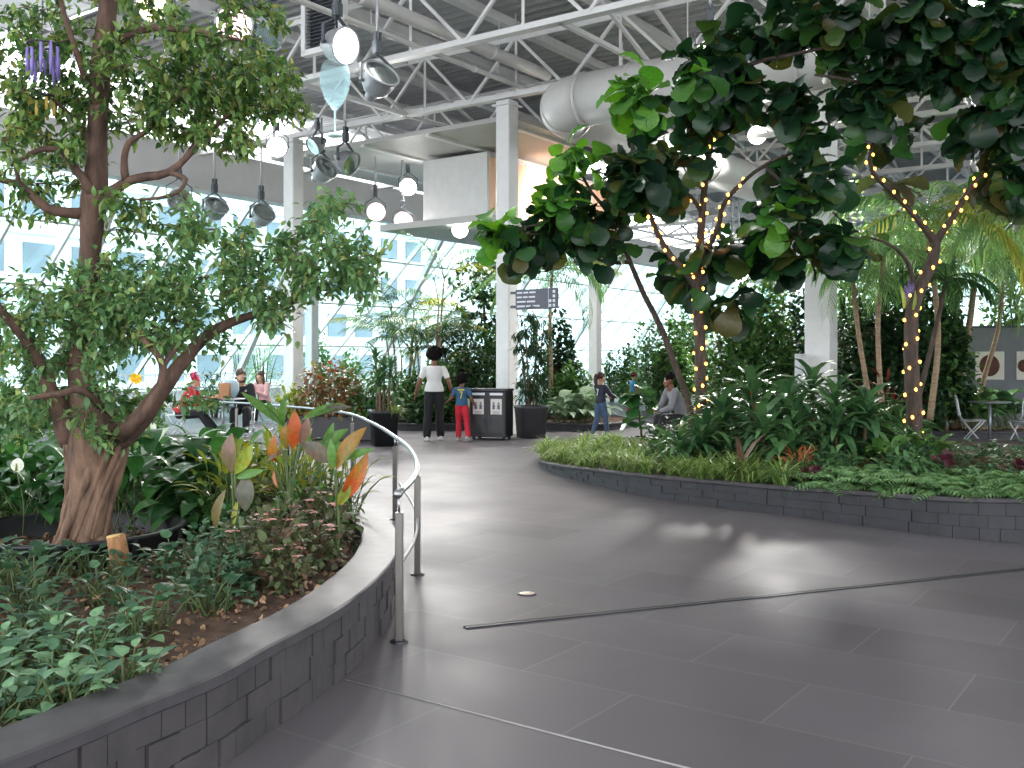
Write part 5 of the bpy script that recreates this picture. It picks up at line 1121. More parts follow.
# small dark leaved tree against the bright glass
c = V3((494 - 512) / FPX * 24.5, 24.5, .13); r = thing('slender_tree', 'slender tree of small dark leaves against the bright glass beside the column', 'tree', c); mb = MB(); sk = []
for L_ in ([(*c, .06), PW(488, 400, 24.5, .05), PW(486, 350, 24.5, .04), PW(484, 300, 24.5, .03), PW(482, 262, 24.5, .015)], [PW(486, 360, 24.5, .03), PW(470, 335, 24.4, .025), PW(460, 300, 24.3, .012)], [PW(486, 345, 24.5, .03), PW(497, 320, 24.6, .02), PW(502, 285, 24.6, .012)]): limb(mb, L_, 12, 7, .2, sk, 4)
lf = MB(); crown(mb, lf, sk, [fb(480, 295, 34, 42, 90, 24.5, .9), fb(492, 345, 18, 24, 24, 24.5, .6)], L_OVATE, .13, 12, .3, .2, .01, .2, sag=.03); mb.build('branches', M['trunk_dark'], r); lf.build('foliage', M['bush_dark'], r)
# palm behind the sign and dark tree
palm('palm arching behind the grey sign right of the column', [(*V3((548 - 512) / FPX * 23.5, 23.5, .13), .08), PW(551, 380, 23.5, .07), PW(550, 320, 23.5, .06), PW(552, 272, 23.5, .05)], 18, 2.0, 'palm', None, ll=.5, yellow=2, el=(-.1, 1.2))
g = 'plants of the low bed right of the column'
for (px, y, top, rx, n, mk, lb) in [(572, 23.2, 368, 22, 700, 'bush', 'green bush behind the pot right of the column'), (560, 24.5, 318, 20, 900, 'bush_dark', 'dark tall bush below the palm right of the column'), (590, 23.8, 396, 14, 300, 'bush', 'low bush at the right end of the low bed')]: bigbush(px, y, top, rx, n, mk, lb, sz=.15, zb=.13, group=g)
kd = Kit(rosette('dumb_cane', 'broad leaved grey green plant', 'plant', None, 26, L_LILY, .5, leafmat('silver_green_leaf', [(88, 116, 84), (120, 146, 112), (156, 176, 150), (70, 100, 70)], .3, .4), .5, elev=(.4, 1.3), spread=.3))
for (px, y, s, lb) in [(560, 21.6, 1.0, 'silvery broad leaved plant at the kerb right of the pot'), (580, 21.7, 1.1, 'silvery broad leaved plant in the middle of the low bed'), (596, 22.0, .9, 'silvery broad leaved plant nearest the walking girl'), (412, 21.7, .8, 'broad leaved plant at the kerb left of the walking woman'), (472, 21.6, .8, 'broad leaved plant at the kerb left of the litter bin')]: place(kd.get(), ((px - 512) / FPX * y, y, .13), rng.uniform(0, 6), s, lb)
# square tapered pot maker
def pot(c, wt, wb, h, mat_, name, label, rz=.3, grp=None, parent=None):
    r = parent or thing(name, label, 'potted plant', c, grp); ex = (math.cos(rz), math.sin(rz), 0); ey = (-math.sin(rz), math.cos(rz), 0); c = np.asarray(c, float); mb = MB()
    loft(mb, [(c + ZX * z, w_ / 2, w_ / 2) for z, w_ in ((0, wb), (h - .06, wt - .03), (h - .055, wt), (h, wt), (h, wt - .05), (h - .1, wt - .06))], 24, 0, True, ex, ey, 7); mb.build('pot', mat_, r)
    mb = MB(); loft(mb, [(c + ZX * (h - .1), wt / 2 - .03, wt / 2 - .03), (c + ZX * (h - .05), wt / 2 - .03, wt / 2 - .03)], 20, 0, True, ex, ey, 7); mb.build('soil', M['soil'], r); return r
c = V3(.37, 19.35, 0); r = pot(c, .58, .48, .62, M['pot_grey'], 'potted_tree', 'dark weeping tree in a charcoal pot right of the column')
mb = MB(); lf = MB(); sk = []
for k in range(6): a = k * 1.05; limb(mb, [(c[0] + .08 * math.cos(a), c[1] + .08 * math.sin(a), .5, .022), (c[0] + .14 * math.cos(a), c[1] + .14 * math.sin(a), 1.3, .018), (c[0] + .25 * math.cos(a), c[1] + .25 * math.sin(a), 2.2, .01)], 10, 6, .2, sk, 2)
crown(mb, lf, sk, [(V3(c[0] + .02, c[1], 1.75), (.42, .42, .85), 70), (V3(c[0], c[1], .95), (.4, .4, .3), 30)], L_SWORD, .16, 16, .8, .12, .008, .3, span=.6); mb.build('stems', M['stem_brown'], r); lf.build('foliage', M['bush_dark'], r)
c = V3(-2.24, 17.5, 0); r = pot(c, .5, .4, .62, M['black_plastic'], 'potted_dracaena', 'dark spiky dracaena in a black pot at the end of the handrail curve')
dr = dracaena([(0, 0, .8), (.14, .08, .5), (-.13, .1, 1.0), (-.05, -.12, .6), (.1, -.1, .85)], 26, .42, w_=.8)
for ch in list(dr.children): ch.parent = r; ch.location = (0, 0, .55)
bpy.data.objects.remove(dr)
tf = tuft('spider_plant', '', '', None, 70, .36, 'grass', L_GRASS, .06, (.1, 1.2)); ch = tf.children[0]; ch.parent = r; ch.location = (.2, -.16, .58); ch.name = 'spider_plant_blades'; ch['label'] = 'pale spider plant blades at the pot rim'; bpy.data.objects.remove(tf)
# trough with crotons
c = V3(-3.35, 18.9, 0); r = thing('planter_trough', 'long black trough with reddish crotons behind the handrail', 'potted plant', c); ex, ey = (.96, -.28, 0), (.28, .96, 0); mb = MB()
box(mb, c + ZX * .23, (2.1, .5, .46), ex, ey, ZX, bev=.02); mb.build('trough', M['black_plastic'], r, smooth=False); mb = MB(); box(mb, c + ZX * .45, (2.0, .42, .04), ex, ey, ZX); mb.build('soil', M['soil'], r)
for k, (dx, mk, h) in enumerate(((-.85, 'lime', .5), (-.45, 'croton', .9), (-.05, 'croton', 1.0), (.3, 'croton', .8), (.7, 'bush', .7), (.95, 'lily', .55))):
    q = shrub('croton', '', '', None, 170, L_LILY, .2, M[mk], .3, h, 6); 
    for ch in list(q.children): ch.parent = r; ch.location = (dx * ex[0], dx * ex[1], .44); ch.name = {'foliage': 'croton_foliage', 'stems': 'croton_stems'}[ch.name.split('.')[0]]
    bpy.data.objects.remove(q)
# pale growth toward the glass
g = 'pale bushes and trees along the sloping glass'
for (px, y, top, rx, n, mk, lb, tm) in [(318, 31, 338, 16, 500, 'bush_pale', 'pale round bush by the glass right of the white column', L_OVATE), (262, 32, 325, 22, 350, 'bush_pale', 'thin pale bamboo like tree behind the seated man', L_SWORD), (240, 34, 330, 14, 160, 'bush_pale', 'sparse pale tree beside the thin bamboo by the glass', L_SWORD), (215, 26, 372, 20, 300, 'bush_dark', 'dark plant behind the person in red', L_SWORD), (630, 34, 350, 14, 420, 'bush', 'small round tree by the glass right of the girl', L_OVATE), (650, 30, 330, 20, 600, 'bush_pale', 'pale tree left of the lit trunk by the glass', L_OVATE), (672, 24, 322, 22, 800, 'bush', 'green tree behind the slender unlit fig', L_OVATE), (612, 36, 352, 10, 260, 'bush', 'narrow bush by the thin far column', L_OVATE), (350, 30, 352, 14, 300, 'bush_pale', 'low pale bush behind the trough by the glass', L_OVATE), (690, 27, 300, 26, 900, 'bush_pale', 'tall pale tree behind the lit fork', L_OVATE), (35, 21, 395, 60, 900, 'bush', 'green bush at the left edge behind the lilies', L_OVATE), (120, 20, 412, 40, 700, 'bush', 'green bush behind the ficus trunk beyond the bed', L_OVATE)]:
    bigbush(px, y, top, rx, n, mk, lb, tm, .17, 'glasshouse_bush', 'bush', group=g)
# ================================================================ litter bin
c = V3(-.39, 19.0, 0); ex, ey = (.94, -.34, 0), (.34, .94, 0); ex, ey = unit(ex), unit(ey)
r = thing('litter_bin', 'black two-slot litter bin with white labels before the column', 'bin', c)
mb = MB(); box(mb, c + ZX * .48, (.72, .44, .86), ex, ey, ZX, bev=.012); mb.build('cabinet', M['black_plastic'], r, smooth=False)
mb = MB(); box(mb, c + ZX * .935, (.75, .47, .05), ex, ey, ZX, bev=.012); mb.build('lid', surf('bin_top', (44, 46, 50), .35), r, smooth=False)
for sg in (-1, 1):
    p = c + ex * .18 * sg - ey * .222
    mb = MB(); box(mb, p + ZX * .86, (.26, .012, .045), ex, ey, ZX); mb.build('slot_plate', M['sign_white'], r, smooth=False)
    mb = MB(); box(mb, p + ZX * .62, (.22, .008, .3), ex, ey, ZX); lab = mb.build('paper_label', M['paper'], r, smooth=False)
    mb = MB(); q = p - ey * .006
    for k in range(2): box(mb, q + ex * (-.05 + .1 * k) + ZX * .62, (.05, .004, .09), ex, ey, ZX); ball(mb, q + ex * (-.05 + .1 * k) + ZX * .69, (.02, .003, .02), 10, 7, 0, ex, ey, ZX)
    for k in range(3): box(mb, q + ZX * (.53 - k * .022), (.14, .004, .008), ex, ey, ZX)
    mb.build('pictograms', M['sign'], lab, smooth=False)
    mb = MB(); box(mb, p + ex * .0 + ZX * .3, (.31, .014, .36), ex, ey, ZX, bev=.005); d = mb.build('door', surf('bin_door', (38, 39, 43), .4), r, smooth=False)
    mb = MB(); box(mb, p - ey * .014 + ex * .12 * -sg + ZX * .36, (.02, .02, .08), ex, ey, ZX, bev=.004); mb.build('handle', M['dark_steel'], d, smooth=False)
for sx_ in (-1, 1):
    for sy in (-1, 1): mb = MB(); lathe(mb, [(.03, 0), (.03, .05)], c + ex * .3 * sx_ + ey * .16 * sy, n=12, caps=True); mb.build('foot', M['dark_steel'], r)

# ================================================================ wire bistro chairs and tables (built once, then copied)
M['wire_white'] = surf('white_wire', (196, 198, 200), .35, .3, var=.05); M['wire_grey'] = surf('grey_wire', (150, 154, 158), .35, .5, var=.05)
def chair(label, group):
    r = thing('wire_chair', label, 'chair', (0, 0, 0), group); mt = M['wire_white']       # faces +y
    mb = MB(); fr = [(-.2, -.19, .44), (.2, -.19, .44), (.2, .2, .45), (-.2, .2, .45), (-.2, -.19, .44)]; tube(mb, fr, .013, 6)
    for k in range(15): y = -.17 + k * .025; tube(mb, [(-.2, y, .445), (.2, y, .445)], .0085, 4)
    mb.build('seat', mt, r)
    mb = MB(); tube(mb, spline([(-.2, -.2, .5), (-.2, -.26, .84), (0, -.27, .87), (.2, -.26, .84), (.2, -.2, .5)], 26), .013, 6)
    for k in range(8): z = .58 + k * .034; y = -.21 - (z - .5) * .16; tube(mb, [(-.2, y, z), (.2, y, z)], .0085, 4)
    mb.build('backrest', mt, r)
    for sg in (-1, 1):
        mb = MB(); tube(mb, [(sg * .21, -.2, .52), (sg * .21, .0, .24), (sg * .21, .2, 0.0)], .012, 6); mb.build('leg', mt, r)
        mb = MB(); tube(mb, [(sg * .19, .19, .45), (sg * .19, -.02, .22), (sg * .19, -.2, 0.0)], .012, 6); mb.build('leg', mt, r)
    for y, z in ((.17, .035), (-.17, .035)): mb = MB(); tube(mb, [(-.2, y, z), (.2, y, z)], .007, 5); mb.build('stretcher', mt, r)
    return r
g = 'white wire bistro chairs'
kc = Kit(chair('x', g))
def put_chair(x, y, rz, lb): place(kc.get(), (x, y, 0), rz, 1, lb, g)
put_chair(8.05, 17.5, -PI / 2 - .35, 'white wire chair behind the right planter, the whole one left of the table')
put_chair(8.86, 17.25, PI / 2 + .5, 'white wire chair at the right edge of the picture, cut by the frame')
put_chair(-5.42, 20.15, PI + .1, 'wire chair the man in the black hoodie sits on')
put_chair(-6.42, 19.25, -PI / 2, 'wire chair the person in the red jacket sits on')
put_chair(-5.98, 24.2, PI - .4, 'wire chair of the long haired woman near the glass')
put_chair(-5.0, 21.6, PI / 2 + .3, 'empty wire chair between the man and the white column')
put_chair(2.98, 17.5, PI / 2 + .2, 'wire chair of the grey clad person behind the lit fig trunk')
def table(c, lb, rad=.36):
    c = np.asarray(c, float); r = thing('bistro_table', lb, 'table', c); mt = M['wire_grey']
    mb = MB(); lathe(mb, [(.001, .76), (rad - .01, .76), (rad, .752), (rad, .74), (rad - .015, .735), (.001, .735)], c, n=32); mb.build('table_top', mt, r)
    mb = MB(); tube(mb, [c + ZX * .02, c + ZX * .735], .026, 12); mb.build('pedestal', mt, r)
    for k in range(4): a = k * PI / 2 + .4; mb = MB(); tube(mb, [c + ZX * .06, c + V3(.26 * math.cos(a), .26 * math.sin(a), .015)], .015, 7); mb.build('foot', mt, r)
table((8.55, 17.9, 0), 'round grey bistro table between the two wire chairs on the right')
table((-5.58, 19.3, 0), 'small round table between the man and the person in red', .42)
# paper bag and plastic bag on the table
c = V3(-5.5, 19.15, .76); r = thing('paper_bag', 'plain brown paper bag standing on the small round table', 'bag', c); mb = MB()
M['kraft'] = surf('kraft_paper', (176, 128, 92), .8, bmp=.2, bscale=12)
loft(mb, [(c + ZX * z, w_, d_) for z, w_, d_ in ((0, .1, .07), (.004, .105, .072), (.2, .105, .07), (.29, .108, .05), (.30, .104, .046), (.2, .095, .06))], 20, 0, True, power=6); mb.build('paper_body', M['kraft'], r)
mb = MB(); tube(mb, spline([c + V3(-.04, -.05, .29), c + V3(-.035, -.05, .35), c + V3(.035, -.05, .35), c + V3(.04, -.05, .29)], 12), .004, 5); mb.build('handle', M['kraft'], r)
c = V3(-5.45, 19.35, .76); r = thing('crumpled_carrier_bag', 'pale blue and purple round bag standing behind the paper bag', 'bag', c); mb = MB()
random.seed(8); ball(mb, c + ZX * .2, (.17, .15, .2), 22, 14, noise=.12); mb.build('bag_body', surf('pale_blue_film', (176, 202, 216), .4, var=.15), r)
mb = MB(); ball(mb, c + V3(-.05, -.07, .22), (.12, .09, .1), 14, 9, noise=.15); mb.build('purple_print', surf('purple_film', (146, 128, 186), .4), r)
mb = MB(); ball(mb, c + V3(.02, 0, .4), (.05, .04, .05), 12, 8, noise=.3); mb.build('tied_top', surf('white_film', (226, 232, 236), .4), r)

# ================================================================ people
def remesh(o, vox, sm=4):
    m = o.modifiers.new('remesh', 'REMESH'); m.mode = 'VOXEL'; m.voxel_size = vox; m.use_smooth_shade = True
    s = o.modifiers.new('smooth', 'SMOOTH'); s.factor = .5; s.iterations = sm
SK = {'dark': surf('dark_skin', (120, 78, 58), .55, var=.06), 'tan': surf('tan_skin', (196, 148, 122), .55, var=.05)}
M['hair_black'] = surf('black_hair', (22, 18, 18), .95, var=.3, bmp=.6, bscale=60, spec=.1); M['hair_brown'] = surf('brown_hair', (62, 42, 32), .6, var=.3, bmp=.4, bscale=50)
M['eye_white'] = surf('eye_white', (228, 226, 222), .3); M['iris'] = surf('dark_iris', (40, 28, 22), .3); M['lip'] = surf('lip', (150, 88, 80), .5)
def person(label, loc, rz, Ht, pose, skin, clothes, hair, head=1.0, fem=False, sleeve=.5, extra=None, turn=0.0, face=True):
    """local frame: x right, y forward; joints are given in fractions of standing height."""
    r = thing('person', label, 'person', (0, 0, 0)); J = dict(pel=(0, 0, .53), chest=(0, .005, .72), neck=(0, 0, .825), head=(0, .012, .925),
        sl=(-.103, 0, .782), sr=(.103, 0, .782), el=(-.135, -.01, .635), er=(.135, -.01, .635), wl=(-.14, .03, .49), wr=(.14, .03, .49),
        hl=(-.05, 0, .515), hr=(.05, 0, .515), kl=(-.055, .015, .285), kr=(.055, .015, .285), al=(-.055, -.01, .045), ar=(.055, -.01, .045), fl=(0, 1, 0), fr=(0, 1, 0))
    J.update(pose); J = {k: (np.array(v, float) * Ht if k not in ('fl', 'fr') else unit(v)) for k, v in J.items()}; h = Ht
    def torso(mb, k, lo=0., hi=1.0):
        ax = unit(J['neck'] - J['pel']); right = unit((J['sr'] - J['sl']) + (J['hr'] - J['hl'])); fw = unit(np.cross(ZX if abs(ax[2]) > .5 else ax, right)); fw = unit(np.cross(ax, right)); secs = []
        hp, wa = (.098, .07) if fem else (.088, .08)
        for t, rx, ry in ((-.1, .075, .058), (0, hp, .068), (.15, hp * .96, .066), (.4, wa, .056), (.68, .087, .062), (.84, .099, .054), (.91, .085, .048), (.96, .06, .04), (1.02, .034, .034)):
            if lo <= t <= hi: b = J['pel'] + (J['chest'] - J['pel']) * min(t / .65, 1) if t < .65 else J['chest'] + (J['neck'] - J['chest']) * (t - .65) / .35; secs.append((b, rx * k * h, ry * k * h))
        loft(mb, secs, 20, 0, True, right, fw); return right, fw
    def chain(mb, pts, rad, k=1.0):
        for a, b, ra, rb in zip(pts[:-1], pts[1:], rad[:-1], rad[1:]): 
            ts = np.linspace(0, 1, 7); bulge = [1 + .08 * math.sin(PI * t) for t in ts]; tube(mb, [a + (b - a) * t for t in ts], [(ra + (rb - ra) * t) * h * k * q for t, q in zip(ts, bulge)], 12)
        for p, q in zip(pts, rad): ball(mb, p, q * h * k, 12, 8)
    body = MB(); right, fw = torso(body, .93)
    chain(body, [J['neck'] - ZX * .02 * h, J['head'] - V3(0, 0, .03) * h], [.032, .03])
    hd = J['head']; ct, s_ = math.cos(turn), math.sin(turn); hx = right * ct + fw * s_; hy = fw * ct - right * s_; hs = h * head
    ball(body, hd, (.045 * hs, .055 * hs, .062 * hs), 18, 12, 0, hx, hy, ZX); ball(body, hd + hy * .018 * hs - ZX * .034 * hs, (.034 * hs, .036 * hs, .034 * hs), 14, 9, 0, hx, hy, ZX)
    ball(body, hd + hy * .057 * hs - ZX * .012 * hs, (.008 * hs, .014 * hs, .014 * hs), 10, 7, 0, hx, hy, ZX)
    for sg in (-1, 1): ball(body, hd + hx * .046 * hs * sg - ZX * .008 * hs, (.006 * hs, .012 * hs, .018 * hs), 9, 7, 0, hx, hy, ZX); ball(body, hd + hx * .018 * hs * sg + hy * .046 * hs + ZX * .014 * hs, (.014 * hs, .009 * hs, .005 * hs), 8, 6, 0, hx, hy, ZX)
    for sd in 'lr':
        S, E, Wr = J['s' + sd], J['e' + sd], J['w' + sd]; chain(body, [S, E, Wr], [.027, .023, .016])
        d = unit(Wr - E); sg = -1 if sd == 'l' else 1; inw = unit(np.cross(d, fw) * 1.0) if abs(np.dot(d, fw)) < .9 else right; inw = unit(inw); 
        pn = unit(np.cross(d, inw)); pal = Wr + d * .026 * h; ball(body, pal, (.007 * h, .019 * h, .028 * h), 10, 8, 0, inw, pn, d)
        for k, (o_, l_) in enumerate(((-.014, .036), (-.005, .042), (.005, .040), (.014, .031))):
            b = Wr + d * .046 * h + pn * o_ * h; cu = -inw * sg * .25; m_ = b + (d + cu * .4) * l_ * h * .5; e_ = m_ + unit(d + cu * 2.2) * l_ * h * .5; tube(body, [b, m_, e_], [.0056 * h, .005 * h, .004 * h], 7); ball(body, e_, .004 * h, 7, 5)
        tb = Wr + d * .016 * h + fw * .014 * h; te = tb + unit(d + fw * 1.1) * .034 * h; tube(body, [tb, (tb + te) / 2 + fw * .003 * h, te], [.0068 * h, .006 * h, .0045 * h], 7)
        chain(body, [J['h' + sd], J['k' + sd], J['a' + sd]], [.05, .033, .02])
    bo = body.build('body', SK[skin], r); remesh(bo, max(.006, .0042 * h), 3)
    # clothes
    top, trouser, shoe = clothes
    mb = MB(); torso(mb, 1.1, lo=(0.0 if not pose.get('long') else -.1), hi=.97)
    for sd in 'lr':
        S, E, Wr = J['s' + sd], J['e' + sd], J['w' + sd]
        if sleeve <= .6: chain(mb, [S, S + (E - S) * sleeve * 1.1], [.032, .033])
        else: chain(mb, [S, E, E + (Wr - E) * .95], [.04, .034, .026])
    to = mb.build('shirt', M[top], r); remesh(to, .011, 5)
    mb = MB(); torso(mb, 1.05, hi=.3)
    for sd in 'lr': chain(mb, [J['h' + sd], J['k' + sd], J['a' + sd] + (J['k' + sd] - J['a' + sd]) * .06], [.057, .043, pose.get('cuff', .036)])
    po = mb.build('trousers', M[trouser], r); remesh(po, .011, 5)
    for sd in 'lr':
        f = J['f' + sd]; a = J['a' + sd]; up = unit(np.cross(unit(np.cross(f, ZX)) if abs(f[2]) < .95 else right, f)); sdv = np.cross(f, up); mb = MB()
        b = a - up * .022 * h; loft(mb, [(b + f * y * h, w_ * h, t_ * h) for y, w_, t_ in ((-.046, .012, .010), (-.04, .022, .02), (0, .024, .026), (.04, .027, .019), (.08, .026, .013), (.1, .014, .009))], 14, 0, True, sdv, up); so = mb.build('shoe', M[shoe], r)
        mb = MB(); loft(mb, [(b - up * .018 * h + f * y * h, w_ * h, .006 * h) for y, w_ in ((-.046, .014), (-.04, .024), (0, .026), (.04, .029), (.085, .027), (.104, .014))], 14, 0, True, sdv, up); mb.build('sole', M['eye_white'], so)
    if face:
        for sg in (-1, 1):
            e = hd + hx * .0185 * hs * sg + hy * .046 * hs + ZX * .003 * hs; mb = MB(); ball(mb, e, .0085 * hs, 10, 7); eo = mb.build('eye', M['eye_white'], r); mb = MB(); ball(mb, e + hy * .006 * hs, .0045 * hs, 8, 6); mb.build('iris', M['iris'], eo)
        mb = MB(); ball(mb, hd + hy * .05 * hs - ZX * .036 * hs, (.017 * hs, .007 * hs, .0055 * hs), 10, 6, 0, hx, hy, ZX); mb.build('mouth', M['lip'], r)
    # hair
    hk, hm = hair; mb = MB(); random.seed(int(abs(loc[0]) * 100))
    if hk == 'afro':
        ball(mb, hd - hy * .016 * hs + ZX * .022 * hs, (.086 * hs, .08 * hs, .08 * hs), 20, 14, 0, hx, hy, ZX)
        for p in rdir(90, -.6, 1): 
            q = hd - hy * .016 * hs + ZX * .022 * hs + (hx * p[0] * .084 + hy * p[1] * .078 + ZX * p[2] * .078) * hs
            if np.dot(q - hd, hy) < .03 * hs: ball(mb, q, .013 * hs, 7, 5)
    else:
        ball(mb, hd - hy * .010 * hs + ZX * .016 * hs, (.050 * hs, .056 * hs, .057 * hs), 18, 12, 0, hx, hy, ZX)
        for p in rdir(40, -.1, 1):
            q = hd - hy * .012 * hs + ZX * .014 * hs + (hx * p[0] * .047 + hy * p[1] * .052 + ZX * p[2] * .055) * hs
            if np.dot(q - hd, hy) < .03 * hs: ball(mb, q, .014 * hs, 7, 5)
        if hk == 'pony':
            tube(mb, spline([hd - hy * .05 * hs + ZX * .03 * hs, hd - hy * .095 * hs + ZX * .02 * hs, hd - hy * .1 * hs - ZX * .06 * hs, hd - hy * .08 * hs - ZX * .14 * hs], 12), np.array([.02, .024, .027, .028, .03, .03, .028, .027, .024, .02, .014, .006]) * hs, 10)
        if hk == 'long':
            for a in np.linspace(-1.3, 1.3, 9): d = -hy * math.cos(a) + hx * math.sin(a); tube(mb, spline([hd + d * .04 * hs + ZX * .02 * hs, hd + d * .056 * hs - ZX * .05 * hs, hd + d * .06 * hs - ZX * .16 * hs], 9), np.linspace(.02, .012, 9) * hs, 8)
    ho = mb.build('hair', M[hm], r); remesh(ho, .009, 2)
    if extra: extra(r, J, h, right, fw, hd, hx, hy, hs)
    place(r, loc, rz); return r
M['tee_white'] = surf('white_tee', (222, 220, 218), .8, var=.04, bmp=.2, bscale=10); M['pants_black'] = surf('black_trousers', (26, 26, 30), .8, var=.2); M['shoe_white'] = surf('white_shoes', (216, 216, 216), .6)
M['jersey_blue'] = surf('blue_jersey', (44, 84, 116), .7, var=.1); M['pants_red'] = surf('red_trousers', (190, 34, 52), .8, var=.12); M['shoe_grey'] = surf('grey_shoes', (150, 152, 156), .6)
M['navy'] = surf('navy_jersey', (34, 38, 54), .7, var=.15); M['jeans'] = surf('blue_jeans', (70, 92, 120), .8, var=.3, scale=18); M['hoodie'] = surf('black_hoodie', (38, 38, 44), .85, var=.2); M['red_coat'] = surf('red_jacket', (184, 38, 48), .75, var=.15)
M['grey_coat'] = surf('grey_jacket', (122, 122, 126), .8, var=.1); M['pink_top'] = surf('pink_top', (208, 160, 160), .8); M['blue_top'] = surf('bright_blue_top', (70, 140, 178), .8); M['num_yellow'] = surf('yellow_number', (226, 206, 60), .6, var=.03); M['num_white'] = surf('white_number', (220, 222, 226), .6, var=.03); M['pinkhat'] = surf('pink_knit', (214, 60, 108), .9, bmp=.5)
def seven(mb, c, ex, ez, n, s):
    """the digit 7 as raised strokes"""
    P = lambda x, z: c + ex * x * s + ez * z * s
    bar(mb, P(-.42, .9), P(.46, .9), .2 * s, .01, n)
    bar(mb, P(.42, .96), P(-.1, -.95), .01, .22 * s, np.cross(P(.42, .96) - P(-.1, -.95), n))
def back_number(mat_, band=True, front=False):
    def f(r, J, h, right, fw, hd, hx, hy, hs):
        ax = unit(J['neck'] - J['pel']); sg = 1 if front else -1; n = fw * sg; ex = right * sg * (1 if front else 1); ex = right if not front else -right
        c = J['chest'] - ax * .025 * h + n * .074 * h; mb = MB(); seven(mb, c, ex, ax, n, .052 * h); mb.build('number', M[mat_], r, smooth=False)
        if band: mb = MB(); b = J['chest'] + ax * .055 * h + n * .070 * h; [box(mb, b + ex * (k - 2) * .022 * h, (.017 * h, .02 * h, .012), ex, ax, n) for k in range(5)]; mb.build('name_lettering', M[mat_], r, smooth=False)
    return f
walk = dict(al=(-.06, -.11, .06), kl=(-.058, -.02, .285), ar=(.05, .09, .045), kr=(.052, .06, .29), fl=(0, 1, -.15), fr=(0, 1, .05), cuff=.045)
wl = V3(-1.46, 18.75, 0)
person('woman with an afro in a white tee and black trousers walking away', wl, .12, 1.71, dict(walk, el=(-.16, .0, .64), wl=(-.2, .06, .5), er=(.16, -.02, .64), wr=(.2, .05, .52), kl=(-.066, .01, .285), al=(-.08, -.03, .045), kr=(.062, .05, .29), ar=(.075, .09, .045), fl=(0, 1, 0)), 'dark', ('tee_white', 'pants_black', 'shoe_white'), ('afro', 'hair_black'), 1.0, True, .55)
def boyx(r, J, h, right, fw, hd, hx, hy, hs): back_number('num_yellow')(r, J, h, right, fw, hd, hx, hy, hs)
person('boy in a blue jersey numbered 7 and red trousers beside the woman', V3(-.94, 18.7, 0), -.15, 1.22, dict(walk, el=(-.15, .02, .66), wl=(-.26, .1, .57), er=(.16, -.03, .64), wr=(.19, .05, .54), ar=(.13, -.14, .07), kr=(.075, .0, .28), al=(-.06, .06, .045), kl=(-.06, .07, .29), fr=(.5, .8, -.3), cuff=.042), 'dark', ('jersey_blue', 'pants_red', 'shoe_grey'), ('afro', 'hair_black'), 1.12, False, .6, boyx, turn=-.5)
person('girl with a ponytail in a dark jersey numbered 7 and blue jeans', V3(1.72, 19.4, 0), -PI / 2 + .62, 1.26, dict(walk, el=(-.13, .06, .66), wl=(-.1, .2, .62), er=(.13, .08, .66), wr=(.08, .22, .62), cuff=.034), 'tan', ('navy', 'jeans', 'shoe_grey'), ('pony', 'hair_brown'), 1.12, False, 1.0, back_number('num_white', False))
def seat(lean=.06, reach=.3, z=.275, hands=.44):
    return dict(pel=(0, -.02, z + .02), chest=(0, lean * .6, z + .2), neck=(0, lean, z + .305), head=(0, lean + .03, z + .40), sl=(-.105, lean, z + .28), sr=(.105, lean, z + .28), el=(-.14, lean + .06, z + .12), er=(.14, lean + .06, z + .12), wl=(-.08, reach, hands), wr=(.08, reach, hands),
                hl=(-.05, 0, z), hr=(.05, 0, z), kl=(-.07, .24, z + .005), kr=(.07, .24, z + .005), al=(-.07, .27, .045), ar=(.07, .25, .045), cuff=.036)
def beard(r, J, h, right, fw, hd, hx, hy, hs):
    mb = MB(); ball(mb, hd + hy * .024 * hs - ZX * .046 * hs, (.035 * hs, .034 * hs, .026 * hs), 14, 9, 0, hx, hy, ZX); remesh(mb.build('beard', M['hair_brown'], r), .007, 2)
    mb = MB(); tube(mb, spline([hd - hy * .05 * h - ZX * .07 * h + hx * .06 * h, hd - hy * .085 * h - ZX * .06 * h, hd - hy * .05 * h - ZX * .07 * h - hx * .06 * h], 12), .028 * h, 10); ball(mb, hd - hy * .07 * h - ZX * .09 * h, (.07 * h, .04 * h, .045 * h), 14, 9, 0, hx, hy, ZX); remesh(mb.build('hood', M['hoodie'], r), .01, 4)
    mb = MB(); c = J['chest'] + right * -.05 * h + fw * .075 * h + ZX * .05 * h; [box(mb, c + ZX * k * .009 * h, (.03 * h, .006, .005 * h), right, fw, ZX) for k in range(3)]; mb.build('chest_logo', M['num_white'], r, smooth=False)
person('bearded man in a black hoodie sitting at the table with the paper bag', V3(-5.42, 20.1, 0), PI + .15, 1.76, seat(.1, .28, .275, .45), 'tan', ('hoodie', 'pants_black', 'shoe_grey'), ('short', 'hair_brown'), 1.0, False, 1.0, beard, turn=.35)
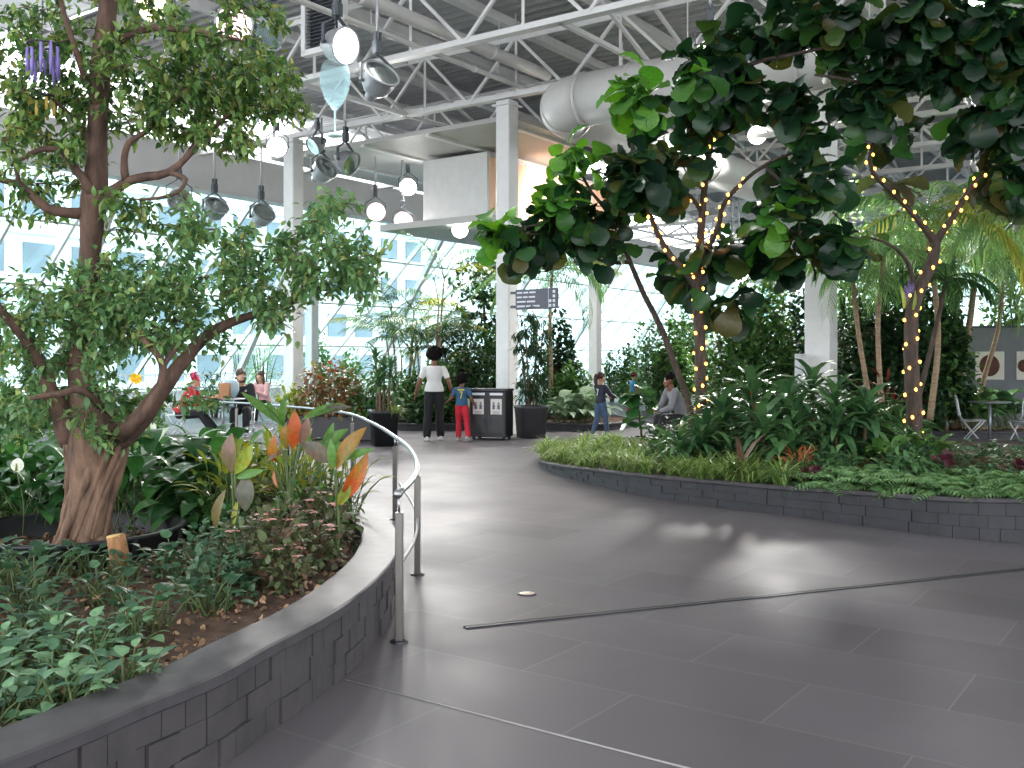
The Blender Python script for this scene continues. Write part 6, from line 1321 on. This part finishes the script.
def hat(r, J, h, right, fw, hd, hx, hy, hs):
    mb = MB(); ball(mb, hd - hy * .008 * hs + ZX * .025 * hs, (.054 * hs, .06 * hs, .054 * hs), 16, 10, 0, hx, hy, ZX); ball(mb, hd + ZX * .083 * hs, .016 * hs, 10, 7); ho = mb.build('knit_hat', M['pinkhat'], r)
    mb = MB(); tube(mb, [hd - hy * .008 * hs + ZX * .012 * hs + (hx * .055 * math.cos(a) + hy * .06 * math.sin(a)) * hs for a in np.linspace(0, 2 * PI, 21)], .009 * hs, 7, closed=True); mb.build('hat_cuff', surf('red_knit', (200, 40, 60), .9), ho)
    mb = MB(); tube(mb, [J['neck'] + (right * math.cos(a) * .045 + fw * math.sin(a) * .045) * h for a in np.linspace(0, 2 * PI, 17)], .02 * h, 8, closed=True); mb.build('scarf', surf('grey_blue_scarf', (112, 122, 146), .9), r)
person('person in a red jacket and pink hat sitting at the small table', V3(-6.38, 19.25, 0), -PI / 2 + .1, 1.66, dict(seat(.14, .36, .275, .46), al=(-.07, .42, .05), ar=(.07, .4, .05), kl=(-.07, .24, .27), kr=(.07, .24, .28)), 'tan', ('red_coat', 'pants_black', 'shoe_grey'), ('short', 'hair_brown'), 1.0, True, 1.0, hat)
person('long haired woman in a pink top sitting far back by the glass', V3(-5.98, 24.15, 0), PI - .5, 1.64, seat(.06, .24, .275, .45), 'tan', ('pink_top', 'pants_black', 'shoe_grey'), ('long', 'hair_brown'), 1.0, True, 1.0)
person('person in a grey jacket sitting behind the nearer lit fig trunk', V3(2.98, 17.45, 0), PI / 2 + .2, 1.72, seat(.12, .26, .275, .36), 'dark', ('grey_coat', 'pants_black', 'shoe_grey'), ('short', 'hair_black'), 1.0, False, 1.0)
def redcap(r, J, h, right, fw, hd, hx, hy, hs):
    mb = MB(); ball(mb, hd - hy * .008 * hs + ZX * .022 * hs, (.054 * hs, .06 * hs, .052 * hs), 16, 10, 0, hx, hy, ZX); loft(mb, [(hd + hy * .04 * hs + ZX * .022 * hs, .045 * hs, .03 * hs), (hd + hy * .045 * hs + ZX * .03 * hs, .045 * hs, .05 * hs)], 14, 0, True, hx, hy); mb.build('red_cap', M['pants_red'], r)
person('small child in a blue top and red cap far off beside the lit fig', V3(3.35, 27.6, 0), -1.2, 1.15, dict(walk), 'tan', ('blue_top', 'pants_red', 'shoe_grey'), ('short', 'hair_brown'), 1.15, False, .6, redcap)
